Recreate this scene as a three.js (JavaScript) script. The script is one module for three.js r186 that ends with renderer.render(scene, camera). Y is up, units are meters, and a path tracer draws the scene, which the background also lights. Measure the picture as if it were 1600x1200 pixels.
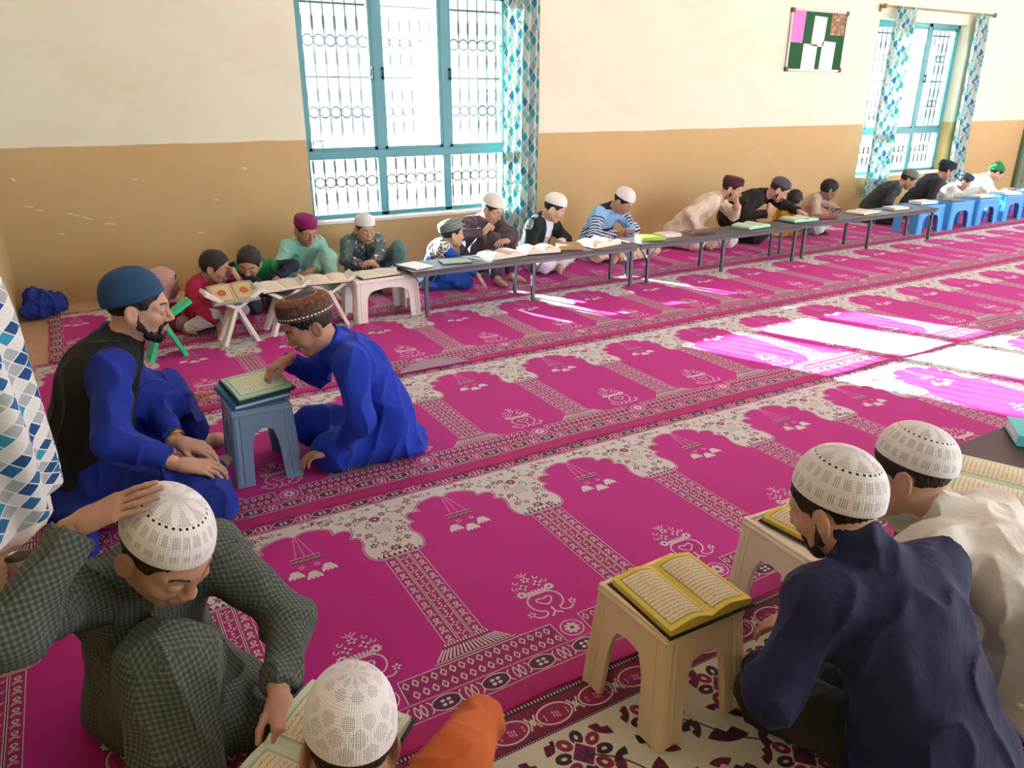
import * as THREE from 'three';
import { mergeGeometries } from 'three/addons/utils/BufferGeometryUtils.js';
import { RoundedBoxGeometry } from 'three/addons/geometries/RoundedBoxGeometry.js';
import { ImprovedNoise } from 'three/addons/math/ImprovedNoise.js';

// ---------- camera, sky, sun, exposure ----------
const scene = new THREE.Scene();
const renderer = new THREE.WebGLRenderer();
renderer.toneMapping = THREE.LinearToneMapping;
renderer.toneMappingExposure = 10.2;
renderer.shadowMap.enabled = true;

const camera = new THREE.PerspectiveCamera(54.34, 4 / 3, 0.05, 120);
camera.rotation.order = 'YXZ';
camera.position.set(0, 1.472, 0);
camera.rotation.set(THREE.MathUtils.degToRad(-21.11), THREE.MathUtils.degToRad(-30.01), 0);

scene.background = new THREE.Color().setRGB(0.87, 0.95, 1.06);     // bright overcast-white winter sky
scene.backgroundIntensity = 1.0;

const sun = new THREE.DirectionalLight(new THREE.Color().setRGB(1, 0.98, 0.95), 46);
sun.name = 'sun';
sun.position.set(2.7 - 0.40 * 12, 0.32 * 12, -3 - 12);
sun.target.position.set(2.7, 0, -3);
sun.castShadow = true;
sun.shadow.mapSize.set(4096, 4096);
Object.assign(sun.shadow.camera, { left: -12, right: 12, top: 8, bottom: -8, near: 0.5, far: 40 });
sun.shadow.radius = 1.4;
scene.add(sun); scene.add(sun.target);

// ---------- helpers ----------
const V = (x, y, z) => new THREE.Vector3(x, y, z);
const PI = Math.PI, D = PI / 180;
function rng(seed) { let a = seed >>> 0; return () => { a = (a + 0x6D2B79F5) | 0; let t = Math.imul(a ^ (a >>> 15), 1 | a); t = (t + Math.imul(t ^ (t >>> 7), 61 | t)) ^ t; return ((t ^ (t >>> 14)) >>> 0) / 4294967296; }; }
const perlin = new ImprovedNoise();
const noise = (x, y, z) => perlin.noise(x + 37.2, y + 11.7, z + 53.1);
const hexLin = (h) => { const c = new THREE.Color(h); return [c.r, c.g, c.b]; };
const taken = new Map();
function numbered(name) { const n = taken.get(name) ?? 0; taken.set(name, n + 1); return n ? `${name}_${String(n).padStart(3, '0')}` : name; }
function mesh(name, geo, mat, parent) {
  const m = new THREE.Mesh(geo, mat); m.name = parent ? name : numbered(name); m.castShadow = m.receiveShadow = true;
  (parent ?? scene).add(m); return m;
}
function tag(o, label, category, group) { Object.assign(o.userData, { label, category }); if (group) o.userData.group = group; return o; }
function thing(name, label, category, pos = [0, 0, 0], turn = 0, group) {
  const g = new THREE.Group(); g.name = numbered(name); g.position.set(...pos); g.rotation.y = turn; scene.add(g); return tag(g, label, category, group);
}
function struct(name, geo, mat) { const m = new THREE.Mesh(geo, mat); m.name = name; m.castShadow = m.receiveShadow = true; m.userData.kind = 'structure'; scene.add(m); return m; }
function structGroup(name) { const g = new THREE.Group(); g.name = name; g.userData.kind = 'structure'; scene.add(g); return g; }
const mat = (color, roughness = 0.8, extra = {}) => new THREE.MeshStandardMaterial({ color, roughness, metalness: 0, ...extra });
function box(w, h, d, x = 0, y = 0, z = 0) { return new THREE.BoxGeometry(w, h, d).translate(x, y, z); }
function rbox(w, h, d, r, x = 0, y = 0, z = 0, seg = 2) { return new RoundedBoxGeometry(w, h, d, seg, Math.min(r, w / 2.01, h / 2.01, d / 2.01)).translate(x, y, z); }
function bar(a, b, r, n = 8, r2 = r) { // round bar between two points
  const A = V(...a), B = V(...b), L = A.distanceTo(B);
  const g = new THREE.CylinderGeometry(r2, r, L, n).translate(0, L / 2, 0);
  g.applyQuaternion(new THREE.Quaternion().setFromUnitVectors(V(0, 1, 0), B.clone().sub(A).normalize())); return g.translate(...a);
}
function merge(list) { const l = list.map((g) => { const q = g.index ? g.toNonIndexed() : g; for (const k of Object.keys(q.attributes)) if (!['position', 'normal', 'uv'].includes(k)) q.deleteAttribute(k); return q; }); return mergeGeometries(l); }
function canvas(w, h) { const c = document.createElement('canvas'); c.width = w; c.height = h; return [c, c.getContext('2d')]; }
function ctex(c, srgb = true) { const t = new THREE.CanvasTexture(c); if (srgb) t.colorSpace = THREE.SRGBColorSpace; t.wrapS = t.wrapT = THREE.RepeatWrapping; t.anisotropy = 8; return t; }
function dataTex(n, fn) { // grey noise texture, tiling
  const a = new Uint8Array(n * n * 4);
  for (let y = 0; y < n; y++) for (let x = 0; x < n; x++) { const v = Math.max(0, Math.min(255, fn(x / n, y / n) * 255)); const k = (y * n + x) * 4; a[k] = a[k + 1] = a[k + 2] = v; a[k + 3] = 255; }
  const t = new THREE.DataTexture(a, n, n); t.wrapS = t.wrapT = THREE.RepeatWrapping; t.magFilter = THREE.LinearFilter; t.minFilter = THREE.LinearFilter; t.needsUpdate = true; return t;
}
const tile = (u, v, f, s) => { // tiling 2-D noise on a torus
  const a = u * 2 * PI, b = v * 2 * PI, r = f / (2 * PI);
  return noise(Math.cos(a) * r + s, Math.sin(a) * r + Math.cos(b) * r * 0.7, Math.sin(b) * r + s * 1.7);
};
const clothBump = dataTex(256, (u, v) => 0.5 + 0.32 * tile(u, v, 9, 1) + 0.2 * tile(u, v, 26, 5) + 0.1 * Math.sin(u * 2 * PI * 64) * Math.sin(v * 2 * PI * 64));
const plasterBump = dataTex(256, (u, v) => 0.5 + 0.35 * tile(u, v, 12, 3) + 0.3 * tile(u, v, 40, 8));
const pileBump = dataTex(256, (u, v) => 0.5 + 0.2 * tile(u, v, 60, 2) + 0.3 * Math.sin(u * 2 * PI * 60) * Math.cos(v * 2 * PI * 60) + 0.25 * tile(u, v, 10, 4));
const knitBump = dataTex(128, (u, v) => { const k = 16, a = (u * k) % 1, b = (v * k + Math.abs(a - 0.5)) % 1; return 0.25 + 0.75 * Math.sin(a * PI) * Math.sin(b * PI); });
// ---------- the room ----------
const ZW = -6.45, XL = -0.46, XR = 14.2, ZF = 2.2, HC = 3.2, TH = 0.24;
const WIN1 = { x0: 1.77, x1: 3.76, y0: 0.455, y1: 2.34 }, WIN2 = { x0: 8.86, x1: 10.72, y0: 0.485, y1: 2.34 };
const CREAM = '#dfe2ca', TAN = '#c4aa76';
// wall paint: cream above, tan dado below, brushed edge between; scuffs as on the wall by the corner
function wallPaint(len, marks) {
  const [c, x] = canvas(2048, 1024), r = rng(len * 100), Y = (m) => (1 - m / HC) * 1024, X = (m) => m / len * 2048;
  x.fillStyle = CREAM; x.fillRect(0, 0, 2048, 1024);
  x.fillStyle = TAN; x.beginPath(); x.moveTo(0, 1024);
  for (let i = 0; i <= 256; i++) x.lineTo(i * 8, Y(1.128 + 0.006 * noise(i * 0.12, 3, 0) + 0.004 * noise(i * 0.9, 7, 0)));
  x.lineTo(2048, 1024); x.fill();
  for (let i = 0; i < 900; i++) { // faint roller patches
    const w = 8 + r() * 50, h = 6 + r() * 30; x.globalAlpha = 0.01 + r() * 0.014; x.fillStyle = r() < 0.5 ? '#ffffff' : '#8a6a3c';
    x.beginPath(); x.ellipse(r() * 2048, r() * 1024, w, h, r() * 3, 0, 7); x.fill();
  }
  x.globalAlpha = 0.75; x.strokeStyle = '#e9dfc2'; x.lineCap = 'round';
  for (const [mx, my, w, a] of marks) { x.lineWidth = 2.2 + r() * 1.6; x.beginPath(); x.moveTo(X(mx), Y(my)); x.lineTo(X(mx + w), Y(my - a * w)); x.stroke(); }
  x.globalAlpha = 1;
  const t = ctex(c); t.wrapS = t.wrapT = THREE.ClampToEdgeWrapping; return t;
}
const wallMat = (len, marks = []) => mat('#ffffff', 0.86, { map: wallPaint(len, marks), bumpMap: plasterBump, bumpScale: 0.0015 });
// a wall as an extruded outline with holes; local x along the wall, y up; uv 0..1 over the face
function wallGeo(len, holes, thick = TH) {
  const s = new THREE.Shape([new THREE.Vector2(0, 0), new THREE.Vector2(len, 0), new THREE.Vector2(len, HC), new THREE.Vector2(0, HC)]);
  for (const h of holes) s.holes.push(new THREE.Path([new THREE.Vector2(h.x0, h.y0), new THREE.Vector2(h.x0, h.y1), new THREE.Vector2(h.x1, h.y1), new THREE.Vector2(h.x1, h.y0)]));
  const g = new THREE.ExtrudeGeometry(s, { depth: thick, bevelEnabled: false });
  const p = g.attributes.position, uv = g.attributes.uv;
  for (let i = 0; i < p.count; i++) uv.setXY(i, p.getX(i) / len, p.getY(i) / HC);
  return g;
}
const LB = XR - XL;
const scuffs = [[0.18, 0.73, 0.03, 0.2], [0.24, 0.7, 0.03, 0.1], [0.42, 0.665, 0.07, 0.35], [0.52, 0.63, 0.05, 0.4], [0.66, 0.57, 0.05, 0.1], [0.13, 0.93, 0.015, 1.5], [0.9, 0.88, 0.02, 0.1], [1.45, 0.7, 0.03, 0.2], [1.3, 0.45, 0.02, 0.3], [0.35, 0.52, 0.02, 0.1], [1.7, 0.93, 0.02, 0.4]];
{
  const sh = (w) => ({ ...w, x0: w.x0 - XL, x1: w.x1 - XL });
  const back = struct('wall_back', wallGeo(LB, [sh(WIN1), sh(WIN2)]), wallMat(LB, scuffs));
  back.position.set(XL, 0, ZW - TH);
}
const DZ = ZF - ZW;
const sideWindows = [{ x0: 1.6, x1: 3.6, y0: 0.5, y1: 2.4 }, { x0: 4.6, x1: 6.6, y0: 0.5, y1: 2.4 }];
{ const w = struct('wall_left', wallGeo(DZ, []), wallMat(DZ)); w.rotation.y = PI / 2; w.position.set(XL - TH, 0, ZF); }
{ const w = struct('wall_right', wallGeo(DZ, sideWindows), wallMat(DZ)); w.rotation.y = PI / 2; w.position.set(XR, 0, ZF); }
const frontOpenings = [{ x0: 3.4, x1: 6.4, y0: 0.4, y1: 2.7 }, { x0: 7.0, x1: 8.9, y0: 0.0, y1: 2.5 }, { x0: 9.5, x1: 12.6, y0: 0.4, y1: 2.7 }];
{ const w = struct('wall_front', wallGeo(LB, frontOpenings.map((o) => ({ ...o, y0: Math.max(o.y0, 0.002) }))), wallMat(LB)); w.position.set(XL, 0, ZF); }
struct('ceiling', box(LB + 2 * TH, 0.2, DZ + 2 * TH, (XL + XR) / 2, HC + 0.1, (ZW + ZF) / 2), mat('#e8e6dc', 0.9));
{
  const [c, x] = canvas(512, 512), r = rng(5); x.fillStyle = '#cba889'; x.fillRect(0, 0, 512, 512);
  for (let i = 0; i < 2500; i++) { x.globalAlpha = 0.06; x.fillStyle = r() < 0.5 ? '#d8b48c' : '#7c5637'; x.beginPath(); x.arc(r() * 512, r() * 512, 1 + r() * 9, 0, 7); x.fill(); }
  const t = ctex(c); t.repeat.set(10, 6);
  struct('floor', box(LB, 0.2, DZ, (XL + XR) / 2, -0.1, (ZW + ZF) / 2), mat('#ffffff', 0.55, { map: t }));
}
// the yard outside: pale concrete
struct('ground_outside', box(60, 0.2, 26, 5, -0.35, -19.8), mat('#c9c4b8', 0.9));
struct('ground_outside_001', box(60, 0.2, 20, 5, -0.35, 12.5), mat('#c9c4b8', 0.9));

// windows: steel frames painted blue-green, dirty panes, wrought grilles outside
const frameMat = mat('#4b949c', 0.45), grilleMat = mat('#2a3234', 0.9), sillMat = mat('#ece9e0', 0.6), handleMat = mat('#27484a', 0.4, { metalness: 0.6 });
const dirtyGlass = new THREE.MeshPhysicalMaterial({ color: new THREE.Color().setRGB(0.34, 0.37, 0.375), transmission: 1, thickness: 0, roughness: 0.06, ior: 1.5 });
const clearGlass = new THREE.MeshPhysicalMaterial({ color: '#ffffff', transmission: 1, thickness: 0, roughness: 0.0, ior: 1.5 });
function grille(win, label) {
  const g = thing('window_grille', label, 'grille', [0, 0, ZW - TH + 0.035], 0);
  const W = win.x1 - win.x0, n = Math.round(W / 0.094), step = W / n, R = 0.0055;
  const rows = [[win.y0 + 0.3, 1], [win.y0 + 0.88, 1], [win.y0 + 1.44, 1]];
  const rodParts = [bar([0, win.y0 + 0.01, 0], [0, win.y1 - 0.01, 0], R, 6)];
  for (const [yc] of rows) for (const s of [-1, 1]) rodParts.push(bar([0, yc + s * 0.085, 0], [0, yc + s * 0.185, 0], 0.0115, 8));
  const rod = merge(rodParts), ring = new THREE.TorusGeometry(step * 0.46, 0.0065, 6, 20);
  for (let i = 1; i < n; i++) { const m = mesh('rod', rod, grilleMat, g); m.position.x = win.x0 + i * step; }
  for (const [yc] of rows) for (let i = 1; i < n - 1; i++) { const m = mesh('ring', ring, grilleMat, g); m.position.set(win.x0 + (i + 0.5) * step, yc, 0); }
  for (const y of [win.y0 + 0.02, win.y0 + 0.55, win.y0 + 1.16, win.y0 + 1.72, win.y1 - 0.02]) mesh('cross_bar', rbox(W, 0.014, 0.008, 0.002, (win.x0 + win.x1) / 2, y, 0.012), grilleMat, g);
  return g;
}
function window3(n, win, mull, clearPane) {
  const g = structGroup('window_' + n), z = ZW - 0.14, fw = 0.05, fd = 0.05, rail = win.y0 + 0.535, xm = [win.x0, ...mull, win.x1];
  const H = win.y1 - win.y0, W = win.x1 - win.x0, yc = (win.y0 + win.y1) / 2;
  mesh('frame', merge([rbox(fw, H, fd, 0.006, win.x0 + fw / 2, yc, z), rbox(fw, H, fd, 0.006, win.x1 - fw / 2, yc, z), rbox(W, fw, fd, 0.006, (win.x0 + win.x1) / 2, win.y1 - fw / 2, z), rbox(W, 0.035, fd, 0.006, (win.x0 + win.x1) / 2, win.y0 + 0.018, z)]), frameMat, g);
  for (const m of mull) mesh('mullion', rbox(0.075, H, fd, 0.006, m, yc, z), frameMat, g);
  mesh('rail', rbox(W, 0.07, fd + 0.01, 0.006, (win.x0 + win.x1) / 2, rail, z), frameMat, g);
  for (let i = 0; i < 3; i++) for (const up of [0, 1]) {
    const a = xm[i] + (i ? 0.037 : fw), b = xm[i + 1] - (i < 2 ? 0.037 : fw), y0 = up ? rail + 0.035 : win.y0 + 0.036, y1 = up ? win.y1 - fw : rail - 0.035;
    const pane = mesh('pane', box(b - a, y1 - y0, 0.004, (a + b) / 2, (y0 + y1) / 2, z - 0.005), up && i === clearPane ? clearGlass : dirtyGlass, g);
    if (up) { // casement frame around the opening light
      const t = 0.026; mesh('casement', merge([box(t, y1 - y0, 0.03, a + t / 2, (y0 + y1) / 2, z + 0.006), box(t, y1 - y0, 0.03, b - t / 2, (y0 + y1) / 2, z + 0.006), box(b - a, t, 0.03, (a + b) / 2, y1 - t / 2, z + 0.006), box(b - a, t, 0.03, (a + b) / 2, y0 + t / 2, z + 0.006)]), frameMat, g);
      const hx = i === 0 ? b - 0.01 : a + 0.01; mesh('handle', merge([rbox(0.014, 0.1, 0.012, 0.004, hx, y0 + 0.62, z + 0.045), rbox(0.02, 0.02, 0.03, 0.004, hx, y0 + 0.66, z + 0.035), rbox(0.02, 0.02, 0.03, 0.004, hx, y0 + 0.585, z + 0.035)]), handleMat, g);
    }
  }
  mesh('stay_arm', merge([rbox(0.09, 0.008, 0.012, 0.003, xm[0] + 0.12, rail + 0.12, z + 0.05), rbox(0.008, 0.08, 0.012, 0.003, xm[0] + 0.08, rail + 0.08, z + 0.05), rbox(0.008, 0.08, 0.012, 0.003, xm[0] + 0.16, rail + 0.08, z + 0.05)]), handleMat, g);
  mesh('sill', rbox(W + 0.02, 0.03, TH * 0.62, 0.006, (win.x0 + win.x1) / 2, win.y0 - 0.012, ZW - 0.06), sillMat, g);
  return g;
}
window3(1, WIN1, [2.465, 3.1], 1); window3(2, WIN2, [9.48, 10.08], 1);
grille(WIN1, 'wrought grille of thin rods and rings outside the large window'); grille(WIN2, 'wrought grille of thin rods and rings outside the window beside the notice board');
// windows and door on the photographer's side of the hall
function plainWindow(n, w, h, depthAxis, pos) {
  const g = structGroup('window_' + n); g.position.set(...pos); if (depthAxis === 'x') g.rotation.y = PI / 2;
  mesh('frame', merge([rbox(0.06, h, 0.05, 0.006, -w / 2 + 0.03, h / 2, 0), rbox(0.06, h, 0.05, 0.006, w / 2 - 0.03, h / 2, 0), rbox(w, 0.06, 0.05, 0.006, 0, h - 0.03, 0), rbox(w, 0.06, 0.05, 0.006, 0, 0.03, 0), rbox(w, 0.07, 0.05, 0.006, 0, h * 0.28, 0), rbox(0.08, h, 0.05, 0.006, -w / 6, h / 2, 0), rbox(0.08, h, 0.05, 0.006, w / 6, h / 2, 0)]), frameMat, g);
  for (let i = -1; i <= 1; i++) mesh('pane', box(w / 3 - 0.06, h - 0.1, 0.004, i * w / 3, h / 2, -0.01), clearGlass, g);
}
sideWindows.forEach((o, i) => plainWindow(3 + i, o.x1 - o.x0, o.y1 - o.y0, 'x', [XR + TH / 2, o.y0, ZF - (o.x0 + o.x1) / 2]));
[frontOpenings[0], frontOpenings[2]].forEach((o, i) => plainWindow(5 + i, o.x1 - o.x0, o.y1 - o.y0, 'z', [XL + (o.x0 + o.x1) / 2, o.y0, ZF + TH / 2]));
{ // closed grey-green door at the far right end of the back wall
  const g = structGroup('door_1'), dm = mat('#7d8a78', 0.6), fm = mat('#4d6d4c', 0.6);
  mesh('frame', merge([box(0.07, 2.1, 0.06, 12.66, 1.05, ZW + 0.02), box(0.07, 2.1, 0.06, 13.64, 1.05, ZW + 0.02), box(1.05, 0.07, 0.06, 13.15, 2.13, ZW + 0.02)]), fm, g);
  mesh('leaf', rbox(0.9, 2.06, 0.04, 0.006, 13.15, 1.04, ZW + 0.02), dm, g);
  for (const [y, h] of [[0.55, 0.7], [1.5, 0.9]]) mesh('panel', rbox(0.66, h, 0.02, 0.008, 13.15, y, ZW + 0.045), dm, g);
  mesh('door_handle', rbox(0.02, 0.12, 0.05, 0.006, 12.78, 1.0, ZW + 0.06), handleMat, g);
}
// ---------- prayer carpets ----------
const PP = 0.58, RD = 1.225;
const C_RED = '#cb0e91', C_DK = '#5c0c3a', C_CR = '#dedfd8', C_BAND = '#a80a68';
const carpetTex = (() => {
  const W = 976, H = 2048, [c, x] = canvas(W, H), KX = W, KT = H / 1.225, r = rng(77);
  x.fillStyle = C_RED; x.fillRect(0, 0, W, H);
  const wrap = (f) => { for (const o of [-1, 0, 1]) { x.save(); x.translate(o * W, 0); f(); x.restore(); } };
  const P = (a, t) => [a * KX, t * KT];
  const poly = (pts, close) => { x.beginPath(); pts.forEach(([a, t], i) => x[i ? 'lineTo' : 'moveTo'](...P(a, t))); if (close) x.closePath(); };
  const flower = (px, py, R, n, col, mid) => { x.fillStyle = col; for (let i = 0; i < n; i++) { const a = i / n * 2 * PI; x.beginPath(); x.ellipse(px + Math.cos(a) * R * 0.62, py + Math.sin(a) * R * 0.62, R * 0.36, R * 0.24, a, 0, 7); x.fill(); } x.fillStyle = mid; x.beginPath(); x.arc(px, py, R * 0.25, 0, 7); x.fill(); };
  const scroll = (t0, t1, step) => { // scroll band of ovals and crescents
    x.fillStyle = C_BAND; x.fillRect(-5, t0 * KT, W + 10, (t1 - t0) * KT);
    const m = (t0 + t1) / 2 * KT, h = (t1 - t0) * KT;
    x.strokeStyle = C_CR; x.lineWidth = 4; for (const t of [t0 + 0.002, t1 - 0.002]) { x.beginPath(); x.moveTo(-5, t * KT); x.lineTo(W + 5, t * KT); x.stroke(); }
    const n = Math.round(1 / step);
    wrap(() => { for (let i = 0; i < n; i++) {
      const cx = (i + 0.5) * W / n; x.fillStyle = C_DK; x.beginPath(); x.ellipse(cx, m, h * 0.62, h * 0.4, 0, 0, 7); x.fill();
      x.strokeStyle = C_CR; x.lineWidth = 6; x.beginPath(); x.ellipse(cx, m, h * 0.62, h * 0.38, 0, 0, 7); x.stroke();
      x.fillStyle = C_CR; for (const [dx, dy] of [[-0.13, -0.11], [0.13, -0.11], [-0.13, 0.11], [0.13, 0.11]]) { x.beginPath(); x.ellipse(cx + dx * h, m + dy * h, h * 0.1, h * 0.08, 0, 0, 7); x.fill(); }
      for (const s of [-1, 1]) for (const q of [0.85, 1.12, 1.4]) { x.lineWidth = 7; x.beginPath(); x.ellipse(cx + s * h * q, m, h * 0.22, h * 0.34, 0, s > 0 ? -1.3 : PI - 1.3, s > 0 ? 1.3 : PI + 1.3); x.stroke(); }
    } });
  };
  scroll(0.004, 0.066, 0.25);
  // cream spandrel with lobed arch
  const L = [[0, 0.44], [0.045, 0.424], [0.068, 0.39], [0.068, 0.35], [0.047, 0.315], [0.05, 0.276], [0.095, 0.262], [0.072, 0.236], [0.085, 0.208], [0.13, 0.198], [0.178, 0.205], [0.172, 0.176], [0.21, 0.153], [0.28, 0.138], [0.345, 0.135], [0.39, 0.155]];
  const cusp = new Set([0, 6, 10, 15]);
  const arch = () => { // smooth lobes between sharp cusps, left then mirrored right
    const pts = [...L, ...L.slice(0, -1).reverse().map(([a, t]) => [0.781 - a, t])], cs = pts.map((_, i) => cusp.has(i) || cusp.has(30 - i));
    x.lineTo(...P(...pts[0]));
    for (let i = 0; i < pts.length - 1; i++) {
      const p0 = cs[i] ? pts[i] : pts[i - 1], p1 = pts[i], p2 = pts[i + 1], p3 = cs[i + 1] ? pts[i + 1] : pts[i + 2] ?? p2;
      x.bezierCurveTo(...P(p1[0] + (p2[0] - p0[0]) / 6, p1[1] + (p2[1] - p0[1]) / 6), ...P(p2[0] - (p3[0] - p1[0]) / 6, p2[1] - (p3[1] - p1[1]) / 6), ...P(...p2));
    }
  };
  x.fillStyle = C_CR; x.beginPath(); x.moveTo(...P(-0.219, 0.07)); x.lineTo(...P(-0.219, 0.44)); arch(); x.lineTo(...P(1.05, 0.44)); x.lineTo(...P(1.05, 0.07)); x.closePath(); x.fill();
  const spandrel = () => { // maroon blossoms and dark tendrils on the cream
    const cx = 0.8905;
    x.strokeStyle = '#35332c'; x.lineWidth = 5; x.lineCap = 'round';
    for (let i = 0; i < 46; i++) { const a = (r() * 2 - 1) * 0.42, t = 0.08 + r() * Math.max(0.03, 0.34 - Math.abs(a) * 0.85), st = r() * 6; x.strokeStyle = r() < 0.6 ? '#35332c' : '#8c1050'; x.beginPath(); x.arc(...P(cx + a, t), 9 + r() * 12, st, st + 2 + r() * 2); x.stroke(); }
    x.strokeStyle = '#35332c';
    for (const s of [-1, 1]) {
      for (const [a, t, R, st, en] of [[0.05, 0.39, 26, 0.3, 4.2], [0.1, 0.3, 30, 2, 6], [0.2, 0.2, 30, 0, 3.6], [0.14, 0.14, 34, 1, 4.6], [0.3, 0.11, 24, 3, 6.2], [0.06, 0.22, 24, 4, 7.5], [0.38, 0.1, 16, 0, 4]]) { x.beginPath(); x.arc(...P(cx + s * a, t), R, s > 0 ? st : PI - en, s > 0 ? en : PI - st); x.stroke(); }
      for (const [a, t, R] of [[0.075, 0.405, 26], [0.045, 0.35, 22], [0.11, 0.345, 24], [0.1, 0.275, 24], [0.15, 0.255, 18], [0.17, 0.17, 24], [0.25, 0.115, 20], [0.06, 0.155, 24], [0.1, 0.105, 16], [0.33, 0.1, 14], [0.43, 0.105, 13], [0.21, 0.15, 15], [0.03, 0.27, 18]]) flower(...P(cx + s * a, t), R * (0.9 + 0.3 * r()), 5 + Math.floor(r() * 2), '#8c1050', '#d9c0c0');
      x.fillStyle = '#8c1050'; for (let i = 0; i < 14; i++) { const a = 0.02 + r() * 0.36, t = 0.085 + r() * Math.max(0.02, 0.33 - a); x.beginPath(); x.ellipse(...P(cx + s * a, t), 7 + r() * 5, 4, r() * 3, 0, 7); x.fill(); }
    }
    flower(...P(cx, 0.39), 34, 6, '#8c1050', '#e0d0d0'); flower(...P(cx, 0.18), 36, 8, '#8c1050', '#e0d0d0'); flower(...P(cx, 0.1), 20, 5, '#3c3a30', '#d9c0c0');
    x.fillStyle = '#cfd0c2'; x.beginPath(); x.ellipse(...P(cx, 0.25), 62, 46, 0, 0, 7); x.fill();
    x.fillStyle = '#5c0c3a'; for (let i = 0; i < 9; i++) { const a = cx - 0.13 + i * 0.0325; x.beginPath(); x.moveTo(...P(a - 0.015, 0.434)); x.lineTo(...P(a, 0.415)); x.lineTo(...P(a + 0.015, 0.434)); x.fill(); }
  };
  wrap(spandrel);
  for (const [col, w] of [['#e4c9d2', 16], ['#6b0c43', 5]]) { x.strokeStyle = col; x.lineWidth = w; x.lineJoin = 'round'; wrap(() => { x.beginPath(); x.moveTo(...P(-0.219, 0.44)); arch(); x.lineTo(...P(1.0, 0.44)); x.stroke(); }); }
  // column
  wrap(() => {
    const x0 = 0.781, x1 = 1.0, ta = 0.447, tb = 0.925, w = x1 - x0;
    x.fillStyle = '#b40b74'; x.fillRect(x0 * KX, ta * KT, w * KX, (tb - ta) * KT);
    x.fillStyle = C_CR; for (const f of [0.0, 0.3, 0.345, 0.64, 0.685, 0.975]) x.fillRect((x0 + f * w) * KX, ta * KT, 5, (tb - ta) * KT);
    x.fillStyle = '#3a0a2a'; for (const f of [0.327, 0.667]) x.fillRect((x0 + f * w) * KX, ta * KT, 4, (tb - ta) * KT);
    for (let k = 0, n = 11; k < n; k++) {
      const t = ta + (k + 0.5) / n * (tb - ta), h = (tb - ta) / n * KT;
      for (const f of [0.155, 0.84]) { const [px, py] = P(x0 + f * w, t); x.fillStyle = C_CR; x.beginPath(); x.ellipse(px, py, 15, 13, 0, 0, 7); x.fill(); x.fillStyle = '#30102a'; x.beginPath(); x.ellipse(px, py, 6, 5, 0, 0, 7); x.fill();
        x.strokeStyle = C_CR; x.lineWidth = 5; for (const q of [0.28, 0.42]) { x.beginPath(); x.moveTo(px - 20, py + h * q + 10); x.lineTo(px, py + h * q - 4); x.lineTo(px + 20, py + h * q + 10); x.stroke(); } }
      const [px, py] = P(x0 + 0.495 * w, t); flower(px, py, 22, 4, C_CR, '#30102a'); x.fillStyle = C_CR; x.beginPath(); x.ellipse(px, py + h * 0.5, 9, 7, 0, 0, 7); x.fill();
      x.lineWidth = 4; x.strokeStyle = C_CR; for (const s of [-1, 1]) { x.beginPath(); x.moveTo(px + s * 26, py - 12); x.lineTo(px + s * 14, py + 2); x.stroke(); }
    }
    // flared base
    const cx = (x0 + x1) / 2;
    poly([[x0 - 0.005, 0.927], [x1 + 0.005, 0.927], [x1 + 0.03, 0.95], [x1 + 0.095, 0.985], [x1 + 0.11, 1.0], [x0 - 0.11, 1.0], [x0 - 0.095, 0.985], [x0 - 0.03, 0.95]], true); x.fillStyle = '#8f0d58'; x.fill();
    x.fillStyle = C_CR; for (let i = 0; i < 15; i++) { const f = i / 14 * 2 - 1; x.beginPath(); x.ellipse((cx + f * 0.115) * KX, 0.933 * KT, 5, 10, 0, 0, 7); x.fill(); }
    x.strokeStyle = C_CR; x.lineWidth = 9; for (let i = 0; i < 19; i++) { const f = i / 18 * 2 - 1; x.beginPath(); x.moveTo(...P(cx + f * 0.14, 0.948)); x.lineTo(...P(cx + f * 0.2, 0.988)); x.stroke(); }
    x.lineWidth = 6; poly([[cx - 0.22, 0.993], [cx + 0.22, 0.993]]); x.stroke();
  });
  // diamond band with medallion
  x.fillStyle = '#a00a64'; x.fillRect(0, 1.003 * KT, W, 0.087 * KT);
  x.strokeStyle = C_CR; x.lineWidth = 6;
  wrap(() => {
    for (const [a0, a1] of [[0.47, 1.31]]) { poly([[a0, 1.09], [a0 + 0.005, 1.003], [a1 - 0.005, 1.003], [a1, 1.09]]); x.stroke(); for (let i = 0; i < 17; i++) for (const q of [0, 1]) { const a = a0 + 0.03 + (i + q * 0.5) * 0.0475; if (a > a1 - 0.02) continue; const [px, py] = P(a, 1.026 + q * 0.042); x.lineWidth = 7; x.beginPath(); x.moveTo(px, py - 22); x.lineTo(px + 14, py); x.lineTo(px, py + 22); x.lineTo(px - 14, py); x.closePath(); x.stroke(); } }
    const [mx, my] = P(0.39, 1.048); x.fillStyle = C_RED; x.fillRect(mx - 74, 1.0 * KT, 148, 0.09 * KT); x.lineWidth = 7; x.beginPath(); x.arc(mx, my, 58, 0, 7); x.stroke(); flower(mx, my, 42, 8, C_CR, '#8c1050');
  });
  scroll(1.094, 1.16, 0.25);
  x.fillStyle = '#bb0a72'; x.fillRect(0, 1.162 * KT, W, 0.07 * KT);
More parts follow.
